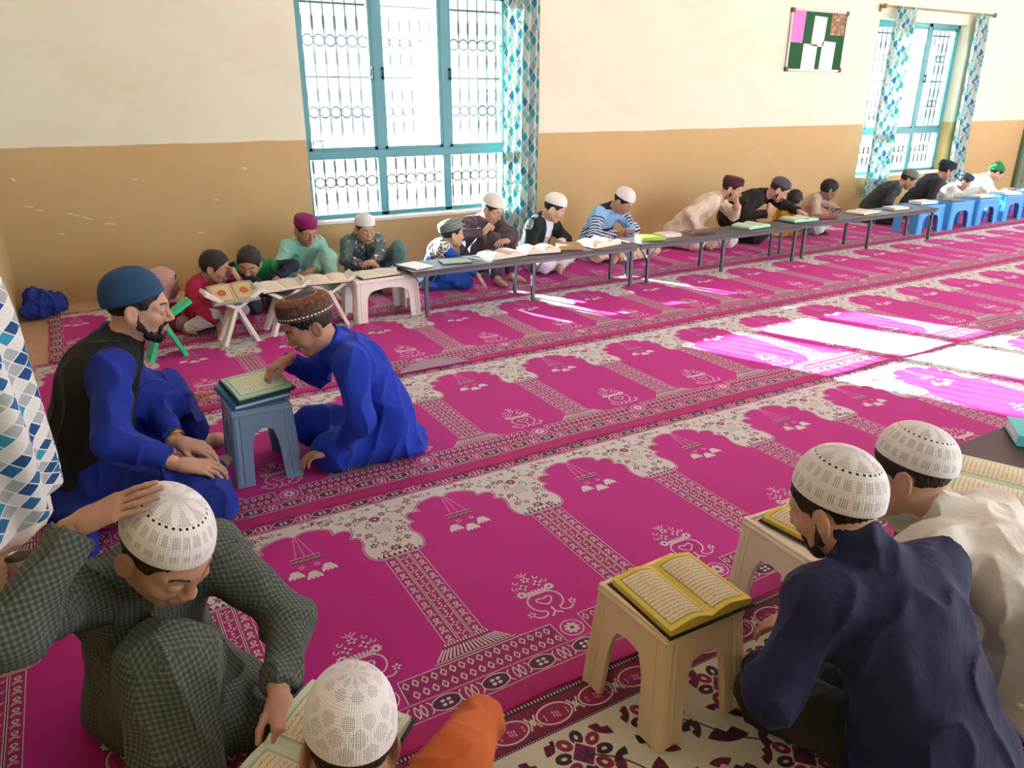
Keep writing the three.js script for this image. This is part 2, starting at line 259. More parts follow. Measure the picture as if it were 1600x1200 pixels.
  // hanging lamp motif
  { x.strokeStyle = '#e6a6c8'; x.lineWidth = 9; x.setLineDash([13, 8]); for (const [a, b] of [[0.375, 0.34], [0.39, 0.39], [0.405, 0.445]]) { x.beginPath(); x.moveTo(...P(a, 0.165)); x.lineTo(...P(b, 0.285)); x.stroke(); } x.setLineDash([]);
    x.fillStyle = '#8c1050'; x.fillRect(0.305 * KX, 0.29 * KT, 0.17 * KX, 0.028 * KT); x.strokeStyle = C_CR; x.lineWidth = 6; poly([[0.3, 0.288], [0.48, 0.288]]); x.stroke();
    for (let i = 0; i < 5; i++) { x.beginPath(); x.arc((0.322 + i * 0.034) * KX, 0.3 * KT, 13, 0, PI); x.stroke(); }
    for (const [a, t] of [[0.345, 0.345], [0.435, 0.345]]) flower(...P(a, t), 20, 6, '#e2a9c6', '#8c1050');
    for (const [a, t] of [[0.295, 0.378], [0.39, 0.4], [0.485, 0.378]]) { x.fillStyle = C_CR; const [px, py] = P(a, t); x.beginPath(); x.ellipse(px, py - 18, 28, 15, 0, 0, 7); x.fill(); for (const d of [-30, -10, 10, 30]) { x.beginPath(); x.ellipse(px + d, py + 14, 11, 28, -d * 0.012, 0, 7); x.fill(); } } }
  // vase motif
  { const [vx, vy] = P(0.39, 0.9); x.strokeStyle = C_CR; x.lineWidth = 9; x.lineCap = 'round';
    for (const s of [-1, 1]) { x.beginPath(); x.moveTo(vx + s * 50, vy - 66); x.bezierCurveTo(vx + s * 120, vy - 40, vx + s * 100, vy + 60, vx + s * 46, vy + 74); x.bezierCurveTo(vx + s * 20, vy + 110, vx + s * 90, vy + 130, vx + s * 110, vy + 96); x.stroke(); flower(vx + s * 122, vy + 70, 24, 5, C_CR, '#8c1050'); }
    x.beginPath(); x.moveTo(vx - 66, vy - 68); x.lineTo(vx + 66, vy - 68); x.stroke();
    x.lineWidth = 8; x.beginPath(); x.moveTo(vx, vy + 34); x.bezierCurveTo(vx - 70, vy - 6, vx - 44, vy - 46, vx, vy - 18); x.bezierCurveTo(vx + 44, vy - 46, vx + 70, vy - 6, vx, vy + 34); x.stroke(); x.strokeStyle = '#30302a'; x.lineWidth = 4; x.setLineDash([8, 7]); x.beginPath(); x.ellipse(vx, vy - 2, 66, 50, 0, 0, 7); x.stroke(); x.setLineDash([]);
    x.strokeStyle = C_CR; x.lineWidth = 10; x.beginPath(); x.moveTo(vx, vy + 60); x.lineTo(vx, vy + 100); x.moveTo(vx - 30, vy + 124); x.lineTo(vx, vy + 98); x.lineTo(vx + 30, vy + 124); x.stroke();
    x.fillStyle = C_CR; for (let i = -3; i <= 3; i++) { x.beginPath(); x.ellipse(vx + i * 18, vy - 88, 7, 20, i * 0.22, 0, 7); x.fill(); }
    for (const [dx, dy, R, n] of [[-84, -96, 30, 8], [84, -96, 30, 8], [-44, -150, 30, 4], [44, -150, 30, 4], [0, -205, 28, 5]]) flower(vx + dx, vy + dy, R, n, C_CR, n === 4 ? '#30102a' : '#8c1050');
    x.lineWidth = 6; for (const s of [-1, 1]) { for (const [dx, dy] of [[92, -160], [62, -205]]) { x.beginPath(); x.arc(vx + s * dx, vy + dy, 13, 0, 4.4); x.stroke(); } x.beginPath(); x.moveTo(vx + s * 8, vy - 235); x.lineTo(vx + s * 34, vy - 256); x.moveTo(vx, vy - 240); x.lineTo(vx + s * 14, vy - 268); x.stroke(); } }
  // woven grain
  for (let i = 0; i < 9000; i++) { x.globalAlpha = 0.05; x.fillStyle = r() < 0.5 ? '#ffffff' : '#000000'; x.fillRect(r() * W, r() * H, 2 + r() * 10, 2); }
  x.globalAlpha = 1;
  const t = ctex(c); t.wrapT = THREE.ClampToEdgeWrapping; return t;
})();
const pileMat = (map, bumpMap) => new THREE.MeshPhysicalMaterial({ color: '#ffffff', map, roughness: 0.78, sheen: 0.2, sheenRoughness: 0.45, sheenColor: new THREE.Color('#f6dcea'), bumpMap, bumpScale: 0.0022 });
const carpetMat = pileMat(carpetTex, pileBump.clone());
carpetMat.bumpMap.repeat.set(7, 14);
// a woven strip: wavy top sheet with turned edges
function strip(x0, x1, z0, z1, u0, seed, hBack, hFront, uvf) {
  const nx = Math.round((x1 - x0) / 0.05), nz = 26, pos = [], uv = [], idx = [], zs = [];
  for (let j = 0; j <= nz; j++) zs.push(j / nz);
  const rowsN = nz + 3;
  for (let j = 0; j < rowsN; j++) {
    const jj = Math.min(Math.max(j - 1, 0), nz), f = zs[jj], skirt = j === 0 || j === rowsN - 1;
    for (let i = 0; i <= nx; i++) {
      const xx = x0 + (x1 - x0) * i / nx, edge = Math.max(0, 1 - (1 - f) / 0.1), eb = Math.max(0, 1 - f / 0.06);
      const zw = z0 + (z1 - z0) * f + edge * (0.012 * noise(xx * 2.2, seed, 1) + 0.006 * noise(xx * 8, seed, 2));
      let y = hBack + (hFront - hBack) * f * f + 0.0035 * noise(xx * 3, zw * 3, seed) + edge * (0.009 * Math.max(0, noise(xx * 3.1, seed + 4, 1)) + 0.003 * noise(xx * 11, seed, 5)) - eb * 0.002;
      y = Math.max(y, 0.004);
      pos.push(xx, skirt ? (j ? Math.max(0.001, y - 0.008) : 0.001) : y, zw);
      uv.push(...(uvf ? uvf(xx, f) : [xx / PP - u0, 1 - f]));
    }
  }
  for (let j = 0; j < rowsN - 1; j++) for (let i = 0; i < nx; i++) { const a = j * (nx + 1) + i, b = a + 1, c2 = a + nx + 1, d = c2 + 1; idx.push(a, c2, b, b, c2, d); }
  const g = new THREE.BufferGeometry(); g.setAttribute('position', new THREE.Float32BufferAttribute(pos, 3)); g.setAttribute('uv', new THREE.Float32BufferAttribute(uv, 2)); g.setIndex(idx); g.computeVertexNormals(); return g;
}
const rowsSpec = [['red niche-pattern carpet row against the back wall under the seated row', -6.13, -4.925, 0.4, -0.28, 0.007, 0.013], ['magenta niche-pattern carpet row just in front of the low benches', -4.945, -3.72, 3.4, -0.36, 0.006, 0.014], ['magenta niche-pattern carpet row crossed by the bright sun patches', -3.735, -2.5, 2.533, -0.4, 0.006, 0.014], ['magenta niche-pattern carpet row nearest the camera', -2.515, -1.29, 1.423, -0.42, 0.006, 0.014]];
rowsSpec.forEach(([label, z0, z1, u0, x0, hb, hf], i) => tag(mesh('prayer_carpet', strip(x0, 13.4, z0, z1, u0, i * 3.3 + 1, hb, hf), carpetMat), label, 'carpet', 'niche-pattern carpet rows'));
// floral carpet in front
const floralTex = (() => {
  const W = 1024, H = 2048, [c, x] = canvas(W, H), K = W / 0.9, r = rng(31);
  x.fillStyle = '#d6d3b4'; x.fillRect(0, 0, W, H);
  const MR = '#7c0d3c', DKK = '#3a0a22', CRM = '#d8d2ba';
  x.fillStyle = MR; x.fillRect(0, 0, W, 0.135 * K); x.fillStyle = '#c01060'; x.fillRect(0, 0, W, 0.012 * K); x.fillStyle = DKK; x.fillRect(0, 0.012 * K, W, 0.02 * K);
  x.fillStyle = CRM; for (let i = 0; i < 90; i++) x.fillRect(i * W / 90, 0.016 * K, 5, 11);
  const n = 7; x.strokeStyle = CRM; x.lineWidth = 6;
  for (let i = -1; i <= n; i++) { const cx = (i + 0.5) * W / n, cy = 0.08 * K; x.fillStyle = '#97104c'; x.beginPath(); x.ellipse(cx, cy, 56, 38, 0, 0, 7); x.fill(); x.stroke(); x.fillStyle = '#d8a0bc'; for (const dx of [-36, -8, 0, 8, 36]) for (const dy of [-7, 6]) x.fillRect(cx + dx, cy + dy + (dx % 5), 5, 10); x.beginPath(); x.moveTo(cx + 56, cy - 26); x.lineTo(cx + 73, cy + 10); x.lineTo(cx + 90, cy - 26); x.moveTo(cx + 56, cy + 26); x.lineTo(cx + 73, cy - 10); x.lineTo(cx + 90, cy + 26); x.stroke(); }
  x.fillStyle = DKK; x.fillRect(0, 0.126 * K, W, 8); x.fillStyle = CRM; for (let i = 0; i < 120; i++) x.fillRect(i * W / 120, 0.129 * K, 4, 4);
  const ros = (cx, cy, R) => { // serrated rosette ringed by lobes
    for (let k = 0; k < 8; k++) { const a = k * PI / 4 + 0.2, px = cx + Math.cos(a) * R * 0.95, py = cy + Math.sin(a) * R * 0.95; x.fillStyle = k % 2 ? '#8e1038' : DKK; x.beginPath(); x.ellipse(px, py, R * 0.4, R * 0.3, a, 0, 7); x.fill(); x.fillStyle = CRM; x.beginPath(); x.ellipse(px, py, R * 0.14, R * 0.09, a, 0, 7); x.fill(); }
    x.fillStyle = CRM; x.beginPath(); x.moveTo(cx, cy - R * 0.78); x.lineTo(cx + R * 0.7, cy); x.lineTo(cx, cy + R * 0.78); x.lineTo(cx - R * 0.7, cy); x.fill();
    x.fillStyle = '#7a0d4a'; x.beginPath(); x.moveTo(cx, cy - R * 0.68); x.lineTo(cx + R * 0.6, cy); x.lineTo(cx, cy + R * 0.68); x.lineTo(cx - R * 0.6, cy); x.fill();
    x.fillStyle = '#4a0a30'; for (let k = 0; k < 14; k++) { x.beginPath(); x.arc(cx + (r() - 0.5) * R * 0.6, cy + (r() - 0.5) * R * 0.6, 5, 0, 7); x.fill(); }
  };
  const leaf = (cx, cy, a, s) => { x.save(); x.translate(cx, cy); x.rotate(a); x.fillStyle = r() < 0.6 ? '#6b0c34' : DKK; x.beginPath(); x.moveTo(-s, 0); for (let k = 0; k < 5; k++) { x.lineTo(-s + (k + 0.5) * s * 0.4, -s * (0.25 + 0.3 * (k % 2))); } x.lineTo(s, 0); x.quadraticCurveTo(0, s * 0.6, -s, 0); x.fill(); x.restore(); };
  for (let row = 0; row < 12; row++) for (let k = -1; k < 5; k++) { const cx = (k + (row % 2 ? 0.5 : 0) + 0.25) * W / 4, cy = 0.135 * K + 100 + row * 150; if (row % 2 === 0) ros(cx, cy, 62); else leaf(cx, cy, r() * 3, 60); for (let q = 0; q < 4; q++) { const a = q * PI / 2 + 0.7 + r() * 0.4; leaf(cx + Math.cos(a) * 112, cy + Math.sin(a) * 72, a + 1 + r(), 30 + r() * 16); } x.strokeStyle = DKK; x.lineWidth = 5; x.beginPath(); x.moveTo(cx, cy); x.bezierCurveTo(cx + 60, cy + 40, cx + 90, cy + 60, cx + 128, cy + 150); x.stroke(); }
  const t = ctex(c); return t;
})();
const floralMat = pileMat(floralTex, carpetMat.bumpMap);
tag(mesh('floral_carpet', strip(-0.44, 13.4, -1.3, 0.5, 0, 21.5, 0.008, 0.01, (xx, f) => [xx / 0.9 + 0.15, 1 - f]), floralMat), 'maroon and cream floral carpet with oval-chain border along the bottom edge', 'carpet');
// ---------- stools, stands, benches, books ----------
function halfPanel(hw, h, lw, ah, notch) { // half of one arched side, x from -hw (corner) to 0 (middle)
  const s = new THREE.Shape(); s.moveTo(-hw, 0); s.lineTo(-hw + lw, 0); s.lineTo(-hw + lw * 1.1, ah * 0.62);
  s.bezierCurveTo(-hw + lw * 1.15, ah * 0.85, -hw + lw * 1.5, ah * 0.93, -hw * 0.35, ah * 0.96);
  if (notch) { s.quadraticCurveTo(-hw * 0.2, ah, -hw * 0.12, ah * 1.005); s.lineTo(0, ah * 1.06); } else s.lineTo(0, ah);
  s.lineTo(0, h); s.lineTo(-hw, h); return new THREE.ExtrudeGeometry(s, { depth: 0.012, bevelEnabled: true, bevelThickness: 0.002, bevelSize: 0.002, bevelSegments: 1, curveSegments: 6 });
}
function stool(label, pos, turn, { w = 0.28, d = 0.27, h = 0.3, lw = 0.06, ah = 0.66, sp = 0.12, m, notch = false, group }) {
  const g = thing('plastic_stool', label, 'stool', pos, turn, group), hp = h - 0.012;
  const splay = (geo) => { const p = geo.attributes.position; for (let i = 0; i < p.count; i++) { const k = 1 + sp * (1 - p.getY(i) / h); p.setXYZ(i, p.getX(i) * k, p.getY(i), p.getZ(i) * k); } geo.computeVertexNormals(); return geo; };
  for (const sx of [-1, 1]) for (const sz of [-1, 1]) {
    const a = halfPanel(w / 2 - 0.012, hp, lw, h * ah, notch); a.translate(0, 0, d / 2 - 0.016);
    const b = halfPanel(d / 2 - 0.012, hp, lw, h * ah, notch); b.rotateY(-PI / 2); b.applyMatrix4(new THREE.Matrix4().makeScale(1, 1, -1)); b.translate(-w / 2 + 0.016, 0, 0);
    const corner = new THREE.CylinderGeometry(0.017, 0.017, hp, 10).translate(-w / 2 + 0.016, hp / 2, d / 2 - 0.016);
    const ribs = [bar([-w / 2 + 0.034, 0.005, d / 2 - 0.004], [-w / 2 + 0.034, hp, d / 2 - 0.004], 0.005, 6), bar([-w / 2 + 0.004, 0.005, d / 2 - 0.034], [-w / 2 + 0.004, hp, d / 2 - 0.034], 0.005, 6)];
    let geo = merge([a, b, corner, ...ribs]); geo.applyMatrix4(new THREE.Matrix4().makeScale(-sx, 1, sz)); 
    if (-sx * sz < 0) { const p = geo.attributes; for (const k of Object.keys(p)) { const at = p[k], n = at.itemSize, ar = at.array; for (let t = 0; t < at.count; t += 3) for (let q = 0; q < n; q++) { const o1 = (t + 1) * n + q, o2 = (t + 2) * n + q, tmp = ar[o1]; ar[o1] = ar[o2]; ar[o2] = tmp; } } }
    mesh('leg', splay(geo), m, g);
  }
  const seat = merge([rbox(w + 0.004, 0.02, d + 0.004, 0.01, 0, h - 0.01, 0, 3), rbox(w, 0.012, 0.014, 0.005, 0, h + 0.002, d / 2 - 0.009), rbox(w, 0.012, 0.014, 0.005, 0, h + 0.002, -d / 2 + 0.009), rbox(0.014, 0.012, d, 0.005, w / 2 - 0.009, h + 0.002, 0), rbox(0.014, 0.012, d, 0.005, -w / 2 + 0.009, h + 0.002, 0)]);
  mesh('seat', seat, m, g); return g;
}
const M_CREAM = mat('#e9d5a6', 0.35), M_PALE = mat('#ece4cb', 0.35), M_GREY = mat('#7d9db9', 0.26), M_WHITE = mat('#ece7dd', 0.35), M_SKY = mat('#4aa6e6', 0.35), M_GREEN = mat('#2fd392', 0.35);
// folding X stand: two crossing boards, each an upper rest and two splayed legs
function xstand(label, pos, turn, m, s = 1, dd = 0.17) {
  const g = thing('book_stand', label, 'book stand', pos, turn, undefined), hy = 0.235 * s, d = dd * s;
  for (const k of [-1, 1]) {
    const sh = new THREE.Shape(); // board outline in its own plane: v up the board, u along depth
    sh.moveTo(-d / 2, 0.2 * s); sh.lineTo(d / 2, 0.2 * s); sh.lineTo(d / 2, -0.02 * s); sh.lineTo(d / 2 + 0.012, -0.26 * s); sh.lineTo(d / 2 - 0.034, -0.26 * s); sh.lineTo(d / 2 - 0.058 * s, -0.13 * s); sh.quadraticCurveTo(0, -0.05 * s, -d / 2 + 0.058 * s, -0.13 * s); sh.lineTo(-d / 2 + 0.034, -0.26 * s); sh.lineTo(-d / 2 - 0.012, -0.26 * s); sh.lineTo(-d / 2, -0.02 * s);
    const geo = new THREE.ExtrudeGeometry(sh, { depth: 0.02, bevelEnabled: true, bevelSize: 0.002, bevelThickness: 0.002, bevelSegments: 1, curveSegments: 8 }); geo.translate(0, 0, -0.01); geo.rotateY(PI / 2);
    const p = geo.attributes.position; // rest lies flatter than the leg stands
    for (let i = 0; i < p.count; i++) { const v = p.getY(i), x = p.getX(i), up = v > -0.005; const a = up ? 62 * D : 23 * D; const px = (Math.sin(a) * v + Math.cos(a) * x) * k, py = Math.cos(a) * v - Math.sin(a) * x; p.setXYZ(i, px, py + hy, p.getZ(i)); }
    geo.computeVertexNormals(); mesh('board', geo, m, g);
  }
  mesh('hinge', bar([0, hy, -d / 2 - 0.006], [0, hy, d / 2 + 0.006], 0.011, 10), m, g); return g;
}
const benchTop = mat('#4a4448', 0.42, { bumpMap: clothBump, bumpScale: 0.0004 }), benchLeg = mat('#5d6468', 0.45, { metalness: 0.3 });
function bench(label, x0, x1, z0, z1, h, topMat = benchTop) {
  const cx = (x0 + x1) / 2, cz = (z0 + z1) / 2, L = x1 - x0, d = z1 - z0, g = thing('low_bench', label, 'bench', [cx, 0.012, cz]); h -= 0.012;
  mesh('top', rbox(L, 0.022, d, 0.006, 0, h - 0.011, 0), topMat, g);
  mesh('edge_trim', merge([rbox(L - 0.02, 0.026, 0.012, 0.004, 0, h - 0.034, d / 2 - 0.02), rbox(L - 0.02, 0.026, 0.012, 0.004, 0, h - 0.034, -d / 2 + 0.02)]), benchLeg, g);
  for (const fx of [-L / 2 + 0.11, 0, L / 2 - 0.05]) for (const s of [-1, 1]) {
    const z = s * (d / 2 - 0.03), leg = mesh('leg', merge([rbox(0.026, h - 0.04, 0.026, 0.004, fx, (h - 0.04) / 2, z)]), benchLeg, g);
    for (const q of [-1, 1]) if (Math.abs(fx + q * 0.1) < L / 2) mesh('brace', bar([fx, h - 0.15, z], [fx + q * 0.09, h - 0.035, z], 0.0045, 6), benchLeg, leg);
  }
  return g;
}
bench('first dark low bench beside the white stool', 1.93, 3.9, -5.03, -4.7, 0.345);
bench('middle dark low bench below the striped-sweater boy', 3.92, 5.83, -5.04, -4.71, 0.345);
bench('third dark low bench reaching the blue stools', 5.85, 8.0, -5.08, -4.75, 0.35);
bench('dark brown low bench at the right edge behind the cream-shirted boy', 2.13, 4.2, -1.27, -0.93, 0.335, mat('#3d2e30', 0.4));

// page print: ruled border and lines of cursive strokes
function pageTex(seed, paper, border, ink, margin) {
  const [c, x] = canvas(384, 512), r = rng(seed); x.fillStyle = margin ?? paper; x.fillRect(0, 0, 384, 512);
  x.fillStyle = paper; x.fillRect(44, 40, 296, 432); x.strokeStyle = border; x.lineWidth = 5; x.strokeRect(44, 40, 296, 432); x.lineWidth = 2; x.strokeRect(36, 32, 312, 448);
  x.strokeStyle = ink; x.lineCap = 'round';
  for (let l = 0; l < 15; l++) { const y = 66 + l * 27.5; let px = 326; while (px > 62) { const w = 8 + r() * 26; x.lineWidth = 2.2; x.beginPath(); x.moveTo(px, y - 3 * r()); let q = px; while (q > px - w) { const s = 4 + r() * 5; x.quadraticCurveTo(q - s / 2, y + (r() < 0.3 ? -13 : 6) * (0.5 + r() * 0.5), q - s, y + 2 * r()); q -= s; } x.stroke(); if (r() < 0.7) { x.fillStyle = ink; x.fillRect(px - w * r(), y + (r() < 0.5 ? -10 : 7), 2.5, 2.5); } px -= w + 4 + r() * 5; } }
  return ctex(c);
}
const pageA = mat('#ffffff', 0.8, { map: pageTex(3, '#efe9d2', '#7a6a40', '#4b4636') }), pageB = mat('#ffffff', 0.75, { map: pageTex(9, '#d9cfa8', '#6a5a28', '#4a4432', '#d9c653') }), pageC = mat('#ffffff', 0.75, { map: pageTex(15, '#dfe8c9', '#5f8f6a', '#536350', '#a9d8b4') }), pageW = mat('#f1efe8', 0.8), pageT = mat('#ffffff', 0.75, { map: pageTex(21, '#d8d0ac', '#5f9a7f', '#6a6650', '#c4d3b6') });
const pageO = (() => { const [c, x] = canvas(256, 256); x.fillStyle = '#cdbb92'; x.fillRect(0, 0, 256, 256); x.strokeStyle = '#8a7a4a'; x.lineWidth = 10; x.strokeRect(16, 16, 224, 224); x.fillStyle = '#d9c9a4'; x.beginPath(); x.arc(128, 128, 84, 0, 7); x.fill(); x.fillStyle = '#b9623a'; x.beginPath(); x.ellipse(128, 128, 52, 46, 0, 0, 7); x.fill(); x.strokeStyle = '#8a9a6a'; x.lineWidth = 6; x.beginPath(); x.arc(128, 128, 70, 0, 7); x.stroke(); return mat('#ffffff', 0.75, { map: ctex(c) }); })();
function pageBlock(w, h, t, side) { // curved half of an open book; spine at x = 0
  const s = new THREE.Shape(), N = 12, top = (f) => t * (0.45 + 0.75 * Math.sin(Math.min(1, f * 1.9) * PI * 0.5) - 0.62 * f * f);
  s.moveTo(0, 0); s.lineTo(w, 0); for (let i = N; i >= 0; i--) s.lineTo(w * i / N, top(i / N));
  const g = new THREE.ExtrudeGeometry(s, { depth: h, bevelEnabled: false }); g.translate(0, 0, -h / 2);
  const p = g.attributes.position, uv = g.attributes.uv; for (let i = 0; i < p.count; i++) uv.setXY(i, side > 0 ? p.getX(i) / w : 1 - p.getX(i) / w, 0.5 - p.getZ(i) / h);
  if (side < 0) { g.applyMatrix4(new THREE.Matrix4().makeScale(-1, 1, 1)); for (const k of ['position', 'normal', 'uv']) { const at = g.attributes[k], n = at.itemSize, ar = at.array; for (let q = 0; q < at.count; q += 3) for (let e = 0; e < n; e++) { const o1 = (q + 1) * n + e, o2 = (q + 2) * n + e, tmp = ar[o1]; ar[o1] = ar[o2]; ar[o2] = tmp; } } g.computeVertexNormals(); }
  return g;
}
function openBook(label, pos, rot, { w = 0.14, h = 0.21, t = 0.022, cover = '#222428', page = pageA, page2 = null, group } = {}) {
  const g = thing('open_book', label, 'book', pos, 0, group); g.rotation.set(...rot); const cm = mat(cover, 0.5);
  mesh('cover', merge([rbox(w + 0.008, 0.005, h + 0.014, 0.002, (w + 0.008) / 2, 0.0025, 0), rbox(w + 0.008, 0.005, h + 0.014, 0.002, -(w + 0.008) / 2, 0.0025, 0)]), cm, g);
  const a = pageBlock(w, h, t, 1).translate(0, 0.005, 0), b = pageBlock(w, h, t, -1).translate(0, 0.005, 0);
  mesh('pages', a, page, g); mesh('pages', b, page2 ?? page, g); return g;
}
function closedBook(label, pos, turn, { w = 0.16, h = 0.22, t = 0.035, cover = '#333333', group } = {}) {
  const g = thing('closed_book', label, 'book', pos, turn, group), cm = mat(cover, 0.5);
  mesh('cover', merge([rbox(w, 0.004, h, 0.0015, 0, 0.002, 0), rbox(w, 0.004, h, 0.0015, 0, t - 0.002, 0), rbox(0.005, t, h, 0.002, -w / 2 + 0.0025, t / 2, 0)]), cm, g);
  mesh('pages', box(w - 0.01, t - 0.008, h - 0.01, 0.001, t / 2, 0), pageW, g); return g;
}
const FL = 0.012;
stool('cream plastic stool with fluted legs before the bearded man', [1.115, FL, -1.145], 0.04, { m: M_CREAM, w: 0.255, d: 0.255, h: 0.3, lw: 0.052, ah: 0.74, sp: 0.2 });
stool('cream plastic stool half hidden beyond the bearded man', [1.67, FL, -1.17], -0.05, { m: M_PALE, w: 0.28, d: 0.27, h: 0.3, lw: 0.055, ah: 0.74, sp: 0.16 });
stool('grey-blue plastic stool between the teacher and the boy in blue', [0.505, FL, -2.965], -0.04, { m: M_GREY, w: 0.235, d: 0.28, h: 0.31, lw: 0.05, notch: true, ah: 0.74, sp: 0.14 });
stool('white plastic stool left of the first low bench', [1.78, FL, -4.95], 0.03, { m: M_WHITE, w: 0.46, d: 0.31, h: 0.285, lw: 0.06, ah: 0.8, sp: 0.05 });
const BS = [[8.36, 'sky-blue plastic stool next to the end of the low benches'], [8.98, 'second sky-blue plastic stool from the low benches'], [9.56, 'third sky-blue plastic stool from the low benches'], [10.16, 'fourth sky-blue plastic stool from the low benches'], [10.76, 'sky-blue plastic stool cut by the right edge of the picture']];
BS.forEach(([x, l], i) => stool(l, [x, FL, -5.18 - i * 0.02], 0.02 * i, { m: M_SKY, w: 0.46, d: 0.3, h: 0.3, lw: 0.075, ah: 0.7, sp: 0.05, group: 'blue stools in the far row' }));
xstand('white folding book stand holding the tan patterned book', [0.775, FL, -4.84], 0.05, M_WHITE);
xstand('white folding book stand under the leaning boy\'s hand', [1.08, FL, -4.9], 0.12, M_WHITE);
xstand('white folding book stand in front of the boy in mint', [1.4, FL, -4.92], -0.1, M_WHITE);
xstand('bright green folding book stand beside the teacher\'s face', [0.335, FL, -4.72], 0.1, M_GREEN, 0.97, 0.1);
// ---------- bodies: signed distance fields meshed with surface nets ----------
const smin = (a, b, k) => { const h = Math.max(k - Math.abs(a - b), 0) / k; return Math.min(a, b) - h * h * k * 0.25; };
function cone(a, b, ra, rb, k = 0.03, cut = 0) { // tapered capsule; cut 1 = flat at b, 2 = flat at both
  const ax = a[0], ay = a[1], az = a[2], bx = b[0] - ax, by = b[1] - ay, bz = b[2] - az, l2 = bx * bx + by * by + bz * bz || 1e-9, l = Math.sqrt(l2), R = Math.max(ra, rb);
  const f = (x, y, z) => {
    const px = x - ax, py = y - ay, pz = z - az, tt = (px * bx + py * by + pz * bz) / l2, t = tt < 0 ? 0 : tt > 1 ? 1 : tt;
    const dx = px - bx * t, dy = py - by * t, dz = pz - bz * t; let d = Math.sqrt(dx * dx + dy * dy + dz * dz) - (ra + (rb - ra) * t);
    if (cut && tt > 1) d = Math.max(d, (tt - 1) * l); if (cut > 1 && tt < 0) d = Math.max(d, -tt * l);
    return d;
  };
  return { f, k, lo: [Math.min(a[0], b[0]) - R, Math.min(a[1], b[1]) - R, Math.min(a[2], b[2]) - R], hi: [Math.max(a[0], b[0]) + R, Math.max(a[1], b[1]) + R, Math.max(a[2], b[2]) + R] };
}
function ell(c, r, k = 0.03, rot = null) { // ellipsoid, optionally turned by a Matrix4's rotation
  const e = rot ? rot.clone().invert().elements : null, R = rot ? Math.max(...r) : 0;
  const f = (x, y, z) => {
    let px = x - c[0], py = y - c[1], pz = z - c[2];
    if (e) { const a = e[0] * px + e[4] * py + e[8] * pz, b = e[1] * px + e[5] * py + e[9] * pz, q = e[2] * px + e[6] * py + e[10] * pz; px = a; py = b; pz = q; }
    const ux = px / r[0], uy = py / r[1], uz = pz / r[2], k0 = Math.sqrt(ux * ux + uy * uy + uz * uz), vx = ux / r[0], vy = uy / r[1], vz = uz / r[2], k1 = Math.sqrt(vx * vx + vy * vy + vz * vz);
    return k1 < 1e-9 ? -Math.min(...r) : k0 * (k0 - 1) / k1;
  };
  return { f, k, lo: c.map((v, i) => v - (R || r[i])), hi: c.map((v, i) => v + (R || r[i])) };
}
const sub = (p, k) => ({ ...p, op: 1, k: k ?? p.k });
function field(prims, post) {
  const n = prims.length, S = new Float64Array(n * 4); // bounding balls let far primitives be skipped
  prims.forEach((p, i) => { for (let q = 0; q < 3; q++) S[i * 4 + q] = (p.lo[q] + p.hi[q]) / 2; S[i * 4 + 3] = Math.hypot(p.hi[0] - p.lo[0], p.hi[1] - p.lo[1], p.hi[2] - p.lo[2]) / 2; });
  return (x, y, z) => {
    let d = 1e3;
    for (let i = 0; i < n; i++) {
      const p = prims[i], b = i * 4, dx = x - S[b], dy = y - S[b + 1], dz = z - S[b + 2], m = (p.op ? p.k - d : d + p.k) + S[b + 3];
      if (m <= 0 || dx * dx + dy * dy + dz * dz >= m * m) continue;
      const e = p.f(x, y, z); d = p.op ? -smin(-d, e, p.k) : smin(d, e, p.k);
    }
    return post ? post(x, y, z, d) : d;
  };
}
function bounds(prims, pad) { const lo = [1e9, 1e9, 1e9], hi = [-1e9, -1e9, -1e9]; for (const p of prims) if (!p.op) for (let i = 0; i < 3; i++) { lo[i] = Math.min(lo[i], p.lo[i] - pad); hi[i] = Math.max(hi[i], p.hi[i] + pad); } return [lo, hi]; }
